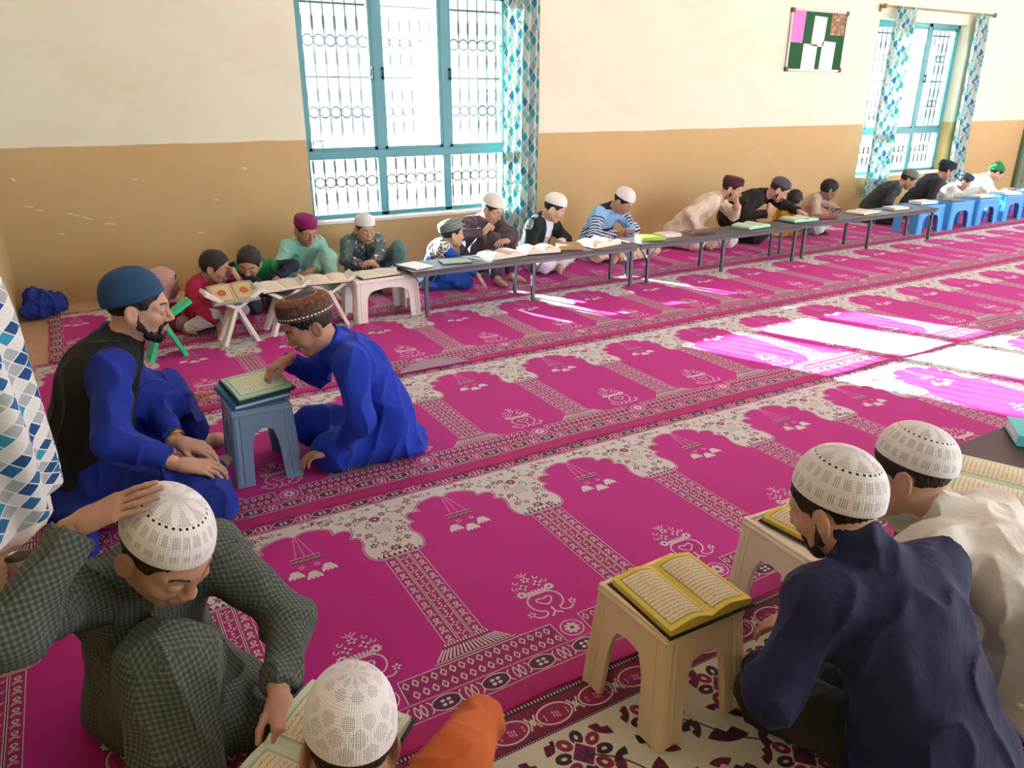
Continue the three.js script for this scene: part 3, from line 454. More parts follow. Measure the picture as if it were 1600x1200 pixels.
function netMesh(f, lo, hi, cell, colorFn, smoothPad = 1.6) {
  const B = 4, n = [0, 1, 2].map((i) => Math.ceil((hi[i] - lo[i]) / cell / B) * B + 1), [nx, ny, nz] = n, sxy = nx * ny;
  const F = new Float32Array(nx * ny * nz).fill(1), rad = cell * B * 0.87 * smoothPad;
  for (let k = 0; k < nz - 1; k += B) for (let j = 0; j < ny - 1; j += B) for (let i = 0; i < nx - 1; i += B) {
    const d = f(lo[0] + (i + B / 2) * cell, lo[1] + (j + B / 2) * cell, lo[2] + (k + B / 2) * cell);
    if (Math.abs(d) > rad) { if (d < 0) for (let c = 0; c <= B; c++) for (let b = 0; b <= B; b++) for (let a = 0; a <= B; a++) { const q = (k + c) * sxy + (j + b) * nx + i + a; if (F[q] === 1) F[q] = -1; } continue; }
    for (let c = 0; c <= B; c++) for (let b = 0; b <= B; b++) for (let a = 0; a <= B; a++) { const q = (k + c) * sxy + (j + b) * nx + i + a; if (F[q] === 1 || F[q] === -1) F[q] = f(lo[0] + (i + a) * cell, lo[1] + (j + b) * cell, lo[2] + (k + c) * cell); }
  }
  const pos = [], nor = [], col = [], idx = [], id = new Int32Array(nx * ny * nz).fill(-1), off = [0, 1, nx, nx + 1, sxy, sxy + 1, sxy + nx, sxy + nx + 1];
  const E = [[0, 1], [2, 3], [4, 5], [6, 7], [0, 2], [1, 3], [4, 6], [5, 7], [0, 4], [1, 5], [2, 6], [3, 7]], e = cell * 0.35;
  for (let k = 0; k < nz - 1; k++) for (let j = 0; j < ny - 1; j++) for (let i = 0; i < nx - 1; i++) {
    const q = k * sxy + j * nx + i; let neg = 0; for (let c = 0; c < 8; c++) if (F[q + off[c]] < 0) neg++;
    if (!neg || neg === 8) continue;
    let sx = 0, sy = 0, sz = 0, m = 0;
    for (const [a, b] of E) { const fa = F[q + off[a]], fb = F[q + off[b]]; if ((fa < 0) === (fb < 0)) continue; const t = fa / (fa - fb); sx += (a & 1) + ((b & 1) - (a & 1)) * t; sy += ((a >> 1) & 1) + (((b >> 1) & 1) - ((a >> 1) & 1)) * t; sz += (a >> 2) + ((b >> 2) - (a >> 2)) * t; m++; }
    const X = lo[0] + (i + sx / m) * cell, Y = lo[1] + (j + sy / m) * cell, Z = lo[2] + (k + sz / m) * cell;
    const a1 = f(X + e, Y - e, Z - e), a2 = f(X - e, Y - e, Z + e), a3 = f(X - e, Y + e, Z - e), a4 = f(X + e, Y + e, Z + e);
    let gx = a1 - a2 - a3 + a4, gy = -a1 - a2 + a3 + a4, gz = -a1 + a2 - a3 + a4; const gl = Math.hypot(gx, gy, gz) || 1;
    id[q] = pos.length / 3; pos.push(X, Y, Z); nor.push(gx / gl, gy / gl, gz / gl); if (colorFn) col.push(...colorFn(X, Y, Z));
  }
  const quad = (a, b, c, d, flip) => { if (a < 0 || b < 0 || c < 0 || d < 0) return; if (flip) idx.push(a, c, b, a, d, c); else idx.push(a, b, c, a, c, d); };
  for (let k = 1; k < nz - 1; k++) for (let j = 1; j < ny - 1; j++) for (let i = 1; i < nx - 1; i++) {
    const q = k * sxy + j * nx + i, s = F[q] < 0;
    if (s !== F[q + 1] < 0) quad(id[q - nx - sxy], id[q - sxy], id[q], id[q - nx], !s);
    if (s !== F[q + nx] < 0) quad(id[q - 1 - sxy], id[q - 1], id[q], id[q - sxy], !s);
    if (s !== F[q + sxy] < 0) quad(id[q - 1 - nx], id[q - nx], id[q], id[q - 1], !s);
  }
  const g = new THREE.BufferGeometry(); g.setAttribute('position', new THREE.Float32BufferAttribute(pos, 3)); g.setAttribute('normal', new THREE.Float32BufferAttribute(nor, 3)); if (colorFn) g.setAttribute('color', new THREE.Float32BufferAttribute(col, 3)); g.setIndex(idx); return g;
}
// uv by the axis a face looks along, in metres, so that cloth grain keeps its size
function boxUV(g, scale) {
  const P = g.attributes.position, N = g.attributes.normal, C = g.attributes.color, I = g.index.array, map = new Map(), pos = [], nor = [], col = [], uv = [], idx = [];
  for (let t = 0; t < I.length; t += 3) {
    let nx = 0, ny = 0, nz = 0; for (let q = 0; q < 3; q++) { nx += Math.abs(N.getX(I[t + q])); ny += Math.abs(N.getY(I[t + q])); nz += Math.abs(N.getZ(I[t + q])); }
    const ax = nx > ny && nx > nz ? 0 : ny > nz ? 1 : 2;
    for (let q = 0; q < 3; q++) { const v = I[t + q], key = v * 3 + ax; let o = map.get(key); if (o === undefined) { o = pos.length / 3; map.set(key, o); const x = P.getX(v), y = P.getY(v), z = P.getZ(v); pos.push(x, y, z); nor.push(N.getX(v), N.getY(v), N.getZ(v)); if (C) col.push(C.getX(v), C.getY(v), C.getZ(v)); uv.push((ax === 0 ? z : x) * scale, (ax === 1 ? z : y) * scale); } idx.push(o); }
  }
  const r = new THREE.BufferGeometry(); r.setAttribute('position', new THREE.Float32BufferAttribute(pos, 3)); r.setAttribute('normal', new THREE.Float32BufferAttribute(nor, 3)); r.setAttribute('uv', new THREE.Float32BufferAttribute(uv, 2)); if (C) r.setAttribute('color', new THREE.Float32BufferAttribute(col, 3)); r.setIndex(idx); return r;
}
const arr = (v) => [v.x, v.y, v.z];
const lerp3 = (a, b, t) => a.map((v, i) => v + (b[i] - v) * t), add3 = (a, b, s = 1) => a.map((v, i) => v + b[i] * s), sub3 = (a, b) => a.map((v, i) => v - b[i]), len3 = (a) => Math.hypot(...a), nrm3 = (a) => { const l = len3(a) || 1; return a.map((v) => v / l); };
function elbow(a, c, l1, l2, pole) { // two-bone reach; the joint bends towards pole
  const d = sub3(c, a), L = Math.min(len3(d), (l1 + l2) * 0.995), n = nrm3(d), x = (l1 * l1 - l2 * l2 + L * L) / (2 * L), h = Math.sqrt(Math.max(0, l1 * l1 - x * x));
  const dp = pole[0] * n[0] + pole[1] * n[1] + pole[2] * n[2], side = nrm3(pole.map((v, i) => v - n[i] * dp));
  return add3(add3(a, n, x), side, h);
}
// ---------- people ----------
const SK = { mid: [0.45, 0.25, 0.158], fair: [0.55, 0.33, 0.22], dark: [0.3, 0.145, 0.085] };
const skinMat = new THREE.MeshPhysicalMaterial({ color: '#ffffff', roughness: 0.55, vertexColors: true, sheen: 0.15, sheenRoughness: 0.6, sheenColor: new THREE.Color(0.6, 0.35, 0.25) });
const hairMat = mat('#15110f', 0.62, { bumpMap: (() => { const t = dataTex(128, (u, v) => 0.5 + 0.5 * tile(u, v * 0.2, 60, 9)); return t; })(), bumpScale: 0.0008 });
const eyeMat = new THREE.MeshPhysicalMaterial({ color: '#ffffff', roughness: 0.15, vertexColors: true });
const fabricCache = new Map();
function fabric(color, rough = 0.88, sheen = 0.25) {
  const key = color + rough + sheen; if (!fabricCache.has(key)) { const b = clothBump.clone(); b.needsUpdate = true; fabricCache.set(key, new THREE.MeshPhysicalMaterial({ color, roughness: rough, sheen, sheenRoughness: 0.7, sheenColor: new THREE.Color(color).lerp(new THREE.Color('#ffffff'), 0.35), bumpMap: clothBump, bumpScale: 0.003 })); } return fabricCache.get(key);
}
const plaidTex = (() => { const [c, x] = canvas(256, 256); x.fillStyle = '#5a655e'; x.fillRect(0, 0, 256, 256); x.globalAlpha = 0.38; x.fillStyle = '#262c26'; for (let i = 0; i < 4; i++) { x.fillRect(i * 64, 0, 30, 256); x.fillRect(0, i * 64, 256, 30); } x.globalAlpha = 0.35; x.fillStyle = '#a9b09c'; for (let i = 0; i < 4; i++) { x.fillRect(i * 64 + 44, 0, 4, 256); x.fillRect(0, i * 64 + 44, 256, 4); } const t = ctex(c); t.repeat.set(6.5, 6.5); return t; })();
const plaidFabric = new THREE.MeshPhysicalMaterial({ color: '#ffffff', map: plaidTex, roughness: 0.88, sheen: 0.15, sheenRoughness: 0.7, bumpMap: clothBump, bumpScale: 0.003 });
const patFabric = new THREE.MeshPhysicalMaterial({ color: '#ffffff', roughness: 0.88, vertexColors: true, sheen: 0.2, sheenRoughness: 0.7, bumpMap: clothBump, bumpScale: 0.003 });

// crochet: holes cut through the knit
function crochet(seed, style) {
  const W = 1024, H = 512, [c, x] = canvas(W, H), r = rng(seed); x.fillStyle = '#fff'; x.fillRect(0, 0, W, H); x.fillStyle = '#000';
  const hole = (u, v, a, b) => { x.beginPath(); x.ellipse(u * W, (1 - v) * H, a, b, 0, 0, 7); x.fill(); };
  const n = 132;
  for (let j = 0; j < 30; j++) { const v = 0.13 + j * 0.0135 * (style ? 1.2 : 1); if (v > 0.56) break; for (let i = 0; i < n; i++) { const u = (i + 0.5) / n, m = (u * 12) % 1, q = Math.abs(m - 0.5) * 2, w = (v - 0.13) / 0.43; const on = style ? Math.abs(q - (0.5 + 0.5 * Math.sin(w * 9))) > 0.28 : (m > 0.16 && (m < 0.42 || m > 0.62) && !(Math.abs(w - 0.5) < 0.1)); if (on) hole(u, v, 2.3, 2.0); } }
  if (!style) for (let i = 0; i < 30; i++) hole((i + 0.5) / 30, 0.615, 8, 7.5);
  for (let j = 0; j < 16; j++) { const v = 0.65 + j * 0.018; for (let i = 0; i < 90; i++) { const u = (i + 0.5) / 90, m = (u * 9) % 1, w = (v - 0.65) / 0.28; const on = Math.abs(m - 0.5) < 0.36 * (style ? Math.abs(Math.sin(w * 6)) : (1 - w)); if (on && v < 0.93) hole(u, v, 3.4, 2.3); } }
  const t = ctex(c, false); return t;
}
const knitTex = knitBump.clone(); knitTex.repeat.set(5, 2); knitTex.needsUpdate = true;
const crochetMat = [0, 1].map((s) => mat('#f1f2f0', 0.85, { alphaMap: crochet(11 + s, s), alphaTest: 0.5, bumpMap: knitTex, bumpScale: 0.0012, side: THREE.DoubleSide }));
const capMatCache = new Map();
function capMat(color, map) { const k = color + (map ? map.uuid : ''); if (!capMatCache.has(k)) capMatCache.set(k, mat(color, 0.85, { bumpMap: knitTex, bumpScale: 0.0012, side: THREE.DoubleSide, ...(map ? { map } : {}) })); return capMatCache.get(k); }
const studTex = (() => { const [c, x] = canvas(1024, 256), r = rng(8); x.fillStyle = '#4a3428'; x.fillRect(0, 0, 1024, 256); for (let j = 0; j < 20; j++) for (let i = 0; i < 128; i++) { x.fillStyle = ['#6a4a34', '#3a2a28', '#7a6a62', '#55352c'][Math.floor(r() * 4)]; x.fillRect(i * 8 + (j % 2) * 4, j * 13, 6, 9); } x.fillStyle = '#7a4a30'; x.fillRect(0, 96, 1024, 44); for (let j = 0; j < 3; j++) for (let i = 0; i < 120; i++) { x.fillStyle = r() < 0.5 ? '#5e3222' : '#935f40'; x.fillRect(i * 8.6, 98 + j * 14, 6, 10); } x.fillStyle = '#f0ebe4'; for (let i = 0; i < 44; i++) { x.fillRect(i * 23.3, 206, 14, 9); x.fillRect(i * 23.3 + 8, 78, 12, 8); x.fillRect(i * 23.3, 226, 6, 6); } return ctex(c); })();
const bandTex = (() => { const [c, x] = canvas(256, 128); x.fillStyle = '#8c948e'; x.fillRect(0, 0, 256, 128); x.fillStyle = '#5c6a68'; for (let j = 0; j < 7; j++) x.fillRect(0, 8 + j * 18, 256, 7); return ctex(c); })();
const netTex = (() => { const [c, x] = canvas(512, 256), fin = (t) => { t.repeat.set(0.55, 0.55); return t; }; x.fillStyle = '#e0b6ae'; x.fillRect(0, 0, 512, 256); x.fillStyle = '#9a6a68'; for (let j = 0; j < 20; j++) for (let i = 0; i < 40; i++) x.fillRect(i * 12.8, j * 12.8, 6, 6); return fin(ctex(c)); })();
function lathe(kind, h, a, b) { // cap shell: rim turned in, outside up to the crown
  const e = kind === 'kufi' ? 5.5 : kind === 'point' ? 1.5 : 2.3, pts = [new THREE.Vector2(0.93, 0.012), new THREE.Vector2(0.95, 0.001), new THREE.Vector2(0.985, -0.002)], N = 26;
  for (let i = 0; i <= N; i++) { const t = i / N * PI / 2, rr = Math.pow(Math.max(0, Math.cos(t)), 2 / e), yy = Math.pow(Math.sin(t), 2 / e); pts.push(new THREE.Vector2(Math.max(rr * (kind === 'kufi' ? 1 + 0.03 * (1 - yy) : 1), 0.0001), yy * h )); }
  const g = new THREE.LatheGeometry(pts, 64);
  const uv = g.attributes.uv, p = g.attributes.position; // v by height then radius, even along the surface
  let tot = 0; const acc = [0]; for (let i = 1; i < pts.length; i++) { tot += Math.hypot((pts[i].x - pts[i - 1].x) * 0.095, pts[i].y - pts[i - 1].y); acc.push(tot); }
  const m = pts.length; for (let i = 0; i < p.count; i++) uv.setY(i, acc[i % m] / tot);
  g.scale(a, 1, b); g.computeVertexNormals(); return g;
}
function handPrims(s, thumb, pose) { // wrist at origin, +z along the fingers, +y back of the hand, thumb side = thumb * x
  const P = [], c = { relaxed: [0.35, 0.5, 0.35], flat: [0.06, 0.12, 0.08], fist: [1.35, 1.5, 1.0], point: [0.9, 1.2, 0.8], hold: [0.75, 0.8, 0.5] }[pose] ?? [0.35, 0.5, 0.35];
  const q = (x, y, z) => [x * thumb * s, y * s, z * s];
  const F = [[0.031, 0.088, [0.043, 0.026, 0.021], 0.0088], [0.0105, 0.092, [0.047, 0.029, 0.022], 0.009], [-0.0105, 0.088, [0.043, 0.027, 0.021], 0.0086], [-0.029, 0.08, [0.033, 0.021, 0.019], 0.0076]];
  P.push(cone(q(0, 0, -0.03), q(0, 0, 0.02), 0.0245 * s, 0.026 * s, 0.02 * s));
  F.forEach(([x, z, L, r], i) => {
    P.push(cone(q(x * 0.55, 0, 0.012), q(x, 0.002, z), 0.016 * s, 0.0115 * s, 0.016 * s));
    let p = [x, 0.002, z], a = 0; const sp = x * 1.6 * (pose === 'flat' ? 1 : pose === 'fist' ? -0.3 : 0.5);
    L.forEach((l, j) => { const ci = pose === 'point' && i === 0 ? 0.12 : c[j] * (0.85 + 0.1 * i); a += ci; const n = [p[0] + Math.sin(sp) * l, p[1] - Math.sin(a) * l, p[2] + Math.cos(a) * l]; P.push(cone(q(...p), q(...n), (r - j * 0.0006) * s, (r - (j + 1) * 0.0007) * s, 0.004 * s)); p = n; });
  });
  const T = pose === 'fist' ? [[0.014, -0.006, 0.018], [0.036, -0.022, 0.05], [0.034, -0.04, 0.078], [0.016, -0.05, 0.092]] : [[0.014, -0.006, 0.018], [0.042, -0.014, 0.046], [0.058, -0.022, 0.075], [0.062, -0.03, 0.1]];
  for (let j = 0; j < 3; j++) P.push(cone(q(...T[j]), q(...T[j + 1]), [0.0165, 0.0115, 0.0098][j] * s, [0.0115, 0.0098, 0.0078][j] * s, (j ? 0.005 : 0.016) * s));
  return P;
}
function headPrims(nb, nr, eyesOpen, kid) {
  const P = [ell([0, 0.035, -0.01], [0.0745, 0.087, 0.096], 0.03), ell([0, -0.018, 0.026], [0.061, 0.074, 0.062], 0.03)];
  P.push(cone([0, -0.083, 0.05], [0, -0.09, 0.06], 0.022, 0.0185, 0.025));
  for (const s of [-1, 1]) P.push(cone([s * 0.052, -0.045, 0.0], [s * 0.018, -0.086, 0.048], 0.018, 0.019, 0.03), ell([s * 0.037, -0.024, 0.056], kid ? [0.028, 0.027, 0.026] : [0.026, 0.022, 0.024], 0.022), cone([s * 0.012, 0.023, 0.085], [s * 0.046, 0.021, 0.066], 0.0095, 0.0085, 0.02));
  for (const s of [-1, 1]) P.push(sub(ell([s * 0.0315, 0.003, 0.099], [0.016, 0.012, 0.014], 0.014)));
  P.push(cone([0, 0.016, 0.0855], [0, -0.026, kid ? 0.1 : 0.106], 0.0075, 0.0098, 0.013), ell([0, -0.03, kid ? 0.1 : 0.107], [0.0115, 0.0095, 0.011], 0.008));
  for (const s of [-1, 1]) P.push(ell([s * 0.0125, -0.034, 0.094], [0.0085, 0.0075, 0.0105], 0.007));
  for (const s of [-1, 1]) { P.push(ell([s * 0.0315, 0.001, 0.0785], [0.0165, 0.0142, 0.0148], 0.006)); if (eyesOpen) P.push(sub(ell([s * 0.0315, eyesOpen === 1 ? -0.003 : 0.001, 0.096], [0.0125, eyesOpen === 1 ? 0.0028 : 0.0048, 0.012], 0.002))); }
  P.push(cone([-0.021, -0.063, 0.08], [0, -0.0585, 0.0905], 0.0052, 0.0068, 0.008), cone([0.021, -0.063, 0.08], [0, -0.0585, 0.0905], 0.0052, 0.0068, 0.008), cone([-0.015, -0.0715, 0.081], [0.015, -0.0715, 0.081], 0.0072, 0.0072, 0.01), ell([0, -0.0705, 0.084], [0.012, 0.0065, 0.0068], 0.006));
  for (const s of [-1, 1]) { const R = new THREE.Matrix4().makeRotationFromEuler(new THREE.Euler(-0.15, s * -0.42, 0)); P.push(ell([s * 0.0805, -0.006, -0.012], [0.0085, 0.033, 0.021], 0.006, R), sub(ell([s * 0.0885, -0.003, -0.006], [0.006, 0.02, 0.0115], 0.006, R))); }
  P.push(cone([0, -0.05, -0.022], nb, nr, nr * 1.08, 0.035)); return P;
}
const skinCol = (sk, brow = 1, closed = true) => (x, y, z) => {
  let c = sk; const ax = Math.abs(x);
  if (z > 0.05) {
    const l = Math.hypot(x / 0.025, (y + 0.0655 + 0.004 * (ax / 0.02)) / 0.0098); if (l < 1) c = [sk[0] * 0.92, sk[1] * 0.62, sk[2] * 0.7];
    const by = 0.0245 + 0.0055 * Math.sin(Math.min(1, Math.max(0, (ax - 0.011) / 0.04)) * PI * 0.8); if (ax > 0.011 && ax < 0.05 && Math.abs(y - by) < 0.0036 * (1.15 - ax * 8) * brow) c = [0.03, 0.02, 0.016];
    if (closed && ax > 0.018 && ax < 0.046 && Math.abs(y + 0.0045 + 0.0035 * Math.cos((ax - 0.0315) * 90)) < 0.0019) c = [0.03, 0.018, 0.014];
  }
  return c;
};
function hairGeo(cell, cap, style) {
  const t = cap ? 0.0042 : 0.013, prims = [ell([0, 0.035, -0.011], [0.0745 + t, 0.087 + t, 0.096 + t], 0.02)];
  const f = field(prims, (x, y, z, d) => {
    d += 0.0025 * noise(x * 160, y * 60, z * 160) - (cap ? 0 : 0.004 * noise(x * 40, y * 30, z * 40));
    const ax = Math.abs(x), front = z - (0.018 + (y + 0.02) * 0.62 + (ax > 0.05 ? 0 : 0.006)) + 0.004 * noise(x * 120, y * 90, 3), bottom = (-0.022 + (z - 0.02) * 0.42) - y + 0.002 * noise(x * 100, 2, z * 100);
    const ear = 0.026 - Math.hypot((z + 0.008) * 1.0, (y + 0.008) * 0.8) - Math.max(0, 0.066 - ax) * 4;
    let m = Math.max(d, front, Math.min(bottom, 1)); m = Math.max(m, ear);
    if (style === 'long') m = Math.min(m, Math.max(Math.hypot(x / 1.1, (y + 0.03), (z + 0.07)) - 0.05, -0.09 - y, z + 0.045));
    return m;
  });
  return netMesh(f, [-0.1, -0.11, -0.13], [0.1, 0.15, 0.12], cell, null, 2.2);
}
function beardGeo(cell, full) {
  const P = []; for (const s of [-1, 1]) P.push(cone([s * 0.066, -0.012, 0.004], [s * 0.058, -0.05, 0.012], 0.009, 0.014, 0.012), cone([s * 0.058, -0.05, 0.012], [s * 0.03, -0.084, 0.04], 0.014, 0.018 * full, 0.015), cone([s * 0.03, -0.084, 0.04], [0, -0.098, 0.062], 0.018 * full, 0.02 * full, 0.015), cone([s * 0.026, -0.058, 0.078], [0, -0.047, 0.095], 0.004, 0.005, 0.005), cone([s * 0.028, -0.058, 0.076], [s * 0.026, -0.085, 0.066], 0.006, 0.009, 0.012));
  const [lo, hi] = bounds(P, 0.012); return netMesh(field(P, (x, y, z, d) => d + 0.0035 * noise(x * 150, y * 80, z * 150)), lo, hi, cell);
}
let personCount = 0;
function person(o) {
  const { s = 0.8, hs = 0.95, near = false } = o, face = o.face * D, g = thing('person', o.label, 'person', [o.at[0], FL, o.at[1]], face, o.group), seed = ++personCount * 7.31;
  const cb = Math.cos(-face), sb = Math.sin(-face);
  const w2l = (p) => { const x = p[0] - o.at[0], y = p[1] - FL, z = p[2] - o.at[1]; return [x * cb + z * sb, y, -x * sb + z * cb]; };
  const dirL = (p) => [p[0] * cb + p[2] * sb, p[1], -p[0] * sb + p[2] * cb];
  const kneel = o.legs === 'kneel', py = (kneel ? 0.23 : 0.115) * s, pelvis = [0, py, 0];
  const H = w2l(o.head), MH = new THREE.Matrix4().compose(V(...H), new THREE.Quaternion().setFromEuler(new THREE.Euler((o.hp ?? 20) * D, ((o.hy ?? o.face) - o.face) * D, (o.hr ?? 0) * D, 'YXZ')), V(hs, hs, hs));
  const hl = (x, y, z) => arr(V(x, y, z).applyMatrix4(MH));
  const nTop = hl(0, -0.06, -0.026), NB = add3(nTop, nrm3(sub3([0, py + 0.22 * s, -0.03 * s], nTop)), 0.06 * s);
  const hb = (o.hunch ?? 0.05) * s, S1 = add3(lerp3(pelvis, NB, 0.36), [0, 0, -hb]), S2 = add3(lerp3(pelvis, NB, 0.72), [0, 0, -hb]);
  const tw = (o.twist ?? 0) * D, X = [Math.cos(tw), o.tilt ?? 0, -Math.sin(tw)], up = nrm3(sub3(NB, S1));
  const Rt = new THREE.Matrix4(); { const x = V(...X).normalize(), u = V(...up), z = x.clone().cross(u).normalize(), u2 = z.clone().cross(x).normalize(); Rt.makeBasis(x, u2, z); }
  const sw = (o.sw ?? 0.168) * s, SB = lerp3(S2, NB, 0.6), SL = add3(SB, X, sw), SR = add3(SB, X, -sw); if (o.shl) SL[1] += o.shl * s; if (o.shr) SR[1] += o.shr * s;
  // legs
  const hipL = [0.09 * s, py - 0.01, 0.03 * s], hipR = [-0.09 * s, py - 0.01, 0.03 * s];
  const preset = { cross: [[0.31, 0.12, 0.27], [-0.06, 0.055, 0.33], [-0.31, 0.11, 0.26], [0.08, 0.05, 0.22]], kneel: [[0.13, 0.085, 0.34], [0.1, 0.05, -0.1], [-0.13, 0.085, 0.34], [-0.1, 0.05, -0.1]], up: [[0.13, 0.44, 0.33], [0.11, 0.06, 0.42], [-0.13, 0.44, 0.33], [-0.11, 0.06, 0.42]], lup: [[0.17, 0.43, 0.28], [0.14, 0.06, 0.4], [-0.31, 0.11, 0.25], [0.05, 0.05, 0.22]], rup: [[0.31, 0.11, 0.25], [-0.05, 0.05, 0.22], [-0.17, 0.43, 0.28], [-0.14, 0.06, 0.4]] }[o.legs ?? 'cross'];
  const [KL, AL, KR, AR] = preset.map((p, i) => { const w = [o.lk, o.la, o.rk, o.ra][i]; return w ? w2l(w) : p.map((v, q) => v * s * (q === 0 ? o.kw ?? 0.88 : 1)); });
  const footDir = (A, K, sgn) => kneel ? [0.2 * sgn, 0, -1] : (o.legs === 'cross' || A[1] > K[1] - 0.1 * s) ? nrm3([-sgn * 0.85, 0, 0.5]) : [sgn * 0.15, -0.15, 1];
  const FLd = nrm3(footDir(AL, KL, 1)), FRd = nrm3(footDir(AR, KR, -1));
  // arms
  const arm = (S, h, sgn) => { const t = h?.p ? w2l(h.p) : [sgn * 0.16 * s, 0.2 * s, 0.26 * s], pole = h?.pole ? dirL(h.pole) : [sgn * 0.7, -0.6, -0.5], E = elbow(S, t, 0.27 * s, 0.245 * s, pole), Wd = nrm3(sub3(t, E)); return { E, W: add3(E, Wd, Math.min(0.245 * s, len3(sub3(t, E)))), d: Wd, h: h ?? {} }; };
  const aL = arm(SL, o.lh, 1), aR = arm(SR, o.rh, -1);
  // skin: torso, limbs, feet in one field; head and hands finer
  const sk = SK[o.skin ?? 'mid'], bodyCell = near ? 0.014 : 0.018, B = [];
  B.push(ell(pelvis, [0.13 * s, 0.1 * s, 0.11 * s], 0.05 * s), ell(S1, [0.115 * s, 0.15 * s, 0.085 * s], 0.06 * s, Rt), ell(S2, [0.13 * s, 0.15 * s, 0.085 * s], 0.06 * s, Rt), cone(SL, SR, 0.04 * s, 0.04 * s, 0.05 * s), cone(SB, nTop, 0.055 * s, 0.05 * hs, 0.04 * s));
  for (const [S, a] of [[SL, aL], [SR, aR]]) B.push(cone(S, a.E, 0.045 * s, 0.036 * s, 0.03 * s), cone(a.E, a.W, 0.035 * s, 0.0245 * s, 0.02 * s));
  for (const [h, K, A, f] of [[hipL, KL, AL, FLd], [hipR, KR, AR, FRd]]) { const toe = add3(A, f, 0.15 * s), heel = add3(A, f, -0.03 * s); toe[1] = heel[1] = Math.max(0.024 * s, A[1] - 0.035 * s); const mid = add3(A, f, 0.07 * s); mid[1] = toe[1] + 0.012 * s; B.push(cone(h, K, 0.07 * s, 0.05 * s, 0.04 * s), cone(K, A, 0.048 * s, 0.034 * s, 0.03 * s), cone(heel, mid, 0.029 * s, 0.032 * s, 0.03 * s), cone(mid, toe, 0.032 * s, 0.022 * s, 0.02 * s)); }
  const [blo, bhi] = bounds(B, 0.03), bodyG = netMesh(field(B, (x, y, z, d) => Math.max(d, 0.003 - y)), blo, bhi, bodyCell, () => sk);
  const parts = [bodyG], hc = near ? 0.0027 : (o.mid ? 0.0036 : 0.0048), inv = MH.clone().invert(), nbl = arr(V(...NB).applyMatrix4(inv));
  const HP = headPrims(nbl, (o.nr ?? 0.052), o.eyes, o.kid); { const [lo, hi] = bounds(HP, 0.012); parts.push(netMesh(field(HP), lo, hi, hc, skinCol(sk, o.brow ?? 1, !o.eyes)).applyMatrix4(MH)); }
  for (const [a, t, sgn] of [[aL, -1, 1], [aR, 1, -1]]) {
    const z = V(...(a.h.dir ? dirL(a.h.dir) : a.d)).normalize(), y0 = V(...(a.h.up ? dirL(a.h.up) : [0, 1, 0.15])), x = y0.clone().cross(z).normalize(), y = z.clone().cross(x);
    const hs2 = s * (o.handS ?? 1.0), HPn = handPrims(hs2, t, a.h.pose ?? 'relaxed'), [lo, hi] = bounds(HPn, 0.008);
    const M = new THREE.Matrix4().makeBasis(x, y, z).setPosition(...a.W);
    parts.push(netMesh(field(HPn), lo, hi, near ? 0.0026 : 0.004, () => sk).applyMatrix4(M));
  }
  mesh('body', mergeGeometries(parts), skinMat, g);
  // trousers
  const cc = near ? 0.0085 : 0.0125, T = [], ph = o.loose ?? 1;
  for (const [h, K, A] of [[hipL, KL, AL], [hipR, KR, AR]]) T.push(cone(h, K, 0.095 * s, 0.076 * s * ph, 0.06 * s), cone(K, lerp3(K, A, 0.93), 0.074 * s * ph, 0.056 * s * ph, 0.045 * s, 1));
  T.push(ell([0, py, -0.01 * s], [0.165 * s, 0.115 * s, 0.135 * s], 0.06 * s));
  const folds = (amp, fq, yq) => (x, y, z, d) => { if (Math.abs(d) < 0.05) { const r1 = 1 - Math.abs(noise(x * 9 * fq / s + seed, y * 4.2 * yq / s + seed, z * 9 * fq / s)), r2 = noise(x * 17 * fq / s, y * 9 * yq / s + seed, z * 17 * fq / s + seed); d -= amp * s * (0.016 * r1 * r1 * r1 * r1 - 0.006 + 0.005 * r2); } return Math.max(d, 0.004 - y); };
  { const [lo, hi] = bounds(T, 0.03); const geo = boxUV(netMesh(field(T, folds(1.1, 1, 1.6)), lo, hi, cc), 4); mesh('trousers', geo, fabric(o.bottom ?? o.top.color), g); }
  // upper garment
  const K = [], top = o.top, fat = top.fat ?? 1, e = (v) => v * s * fat;
  K.push(ell(pelvis.map((v, i) => v + (i === 1 ? 0.04 * s : 0)), [e(0.18), e(0.13), e(0.152)], 0.07 * s), ell(S1, [e(0.163), e(0.185), e(0.13)], 0.08 * s, Rt), ell(S2, [e(0.172), e(0.165), e(0.122)], 0.08 * s, Rt), cone(SL, SR, e(0.064), e(0.064), 0.07 * s));
  for (const [S, a] of [[SL, aL], [SR, aR]]) K.push(cone(S, a.E, e(0.068), e(0.057), 0.05 * s), cone(a.E, lerp3(a.E, a.W, top.sleeve ?? 0.9), e(0.055), e(0.043), 0.04 * s, 1));
  const nd = nrm3(sub3(nTop, NB)); K.push(cone(add3(NB, nd, -0.06 * s), add3(NB, nd, (top.collar ?? 0.012) * s), 0.075 * s, Math.max(0.066 * s, 0.056 * hs), 0.035 * s, 1));
  if (top.kind !== 'short') { // long shirt: skirt over thighs and on the floor behind
    const kf = top.skirt ?? 0.8; K.push(cone(hipL, lerp3(hipL, KL, kf), 0.112 * s, 0.1 * s, 0.08 * s), cone(hipR, lerp3(hipR, KR, kf), 0.112 * s, 0.1 * s, 0.08 * s), ell([0, 0.05 * s, -0.1 * s], [0.2 * s, 0.05 * s, 0.13 * s], 0.06 * s)); const m1 = lerp3(lerp3(hipL, KL, 0.6), lerp3(hipR, KR, 0.6), 0.5); if (!kneel && o.legs !== 'cross') m1[1] *= 0.6; K.push(cone([0, py, 0.05 * s], m1, 0.1 * s, 0.07 * s, 0.09 * s));
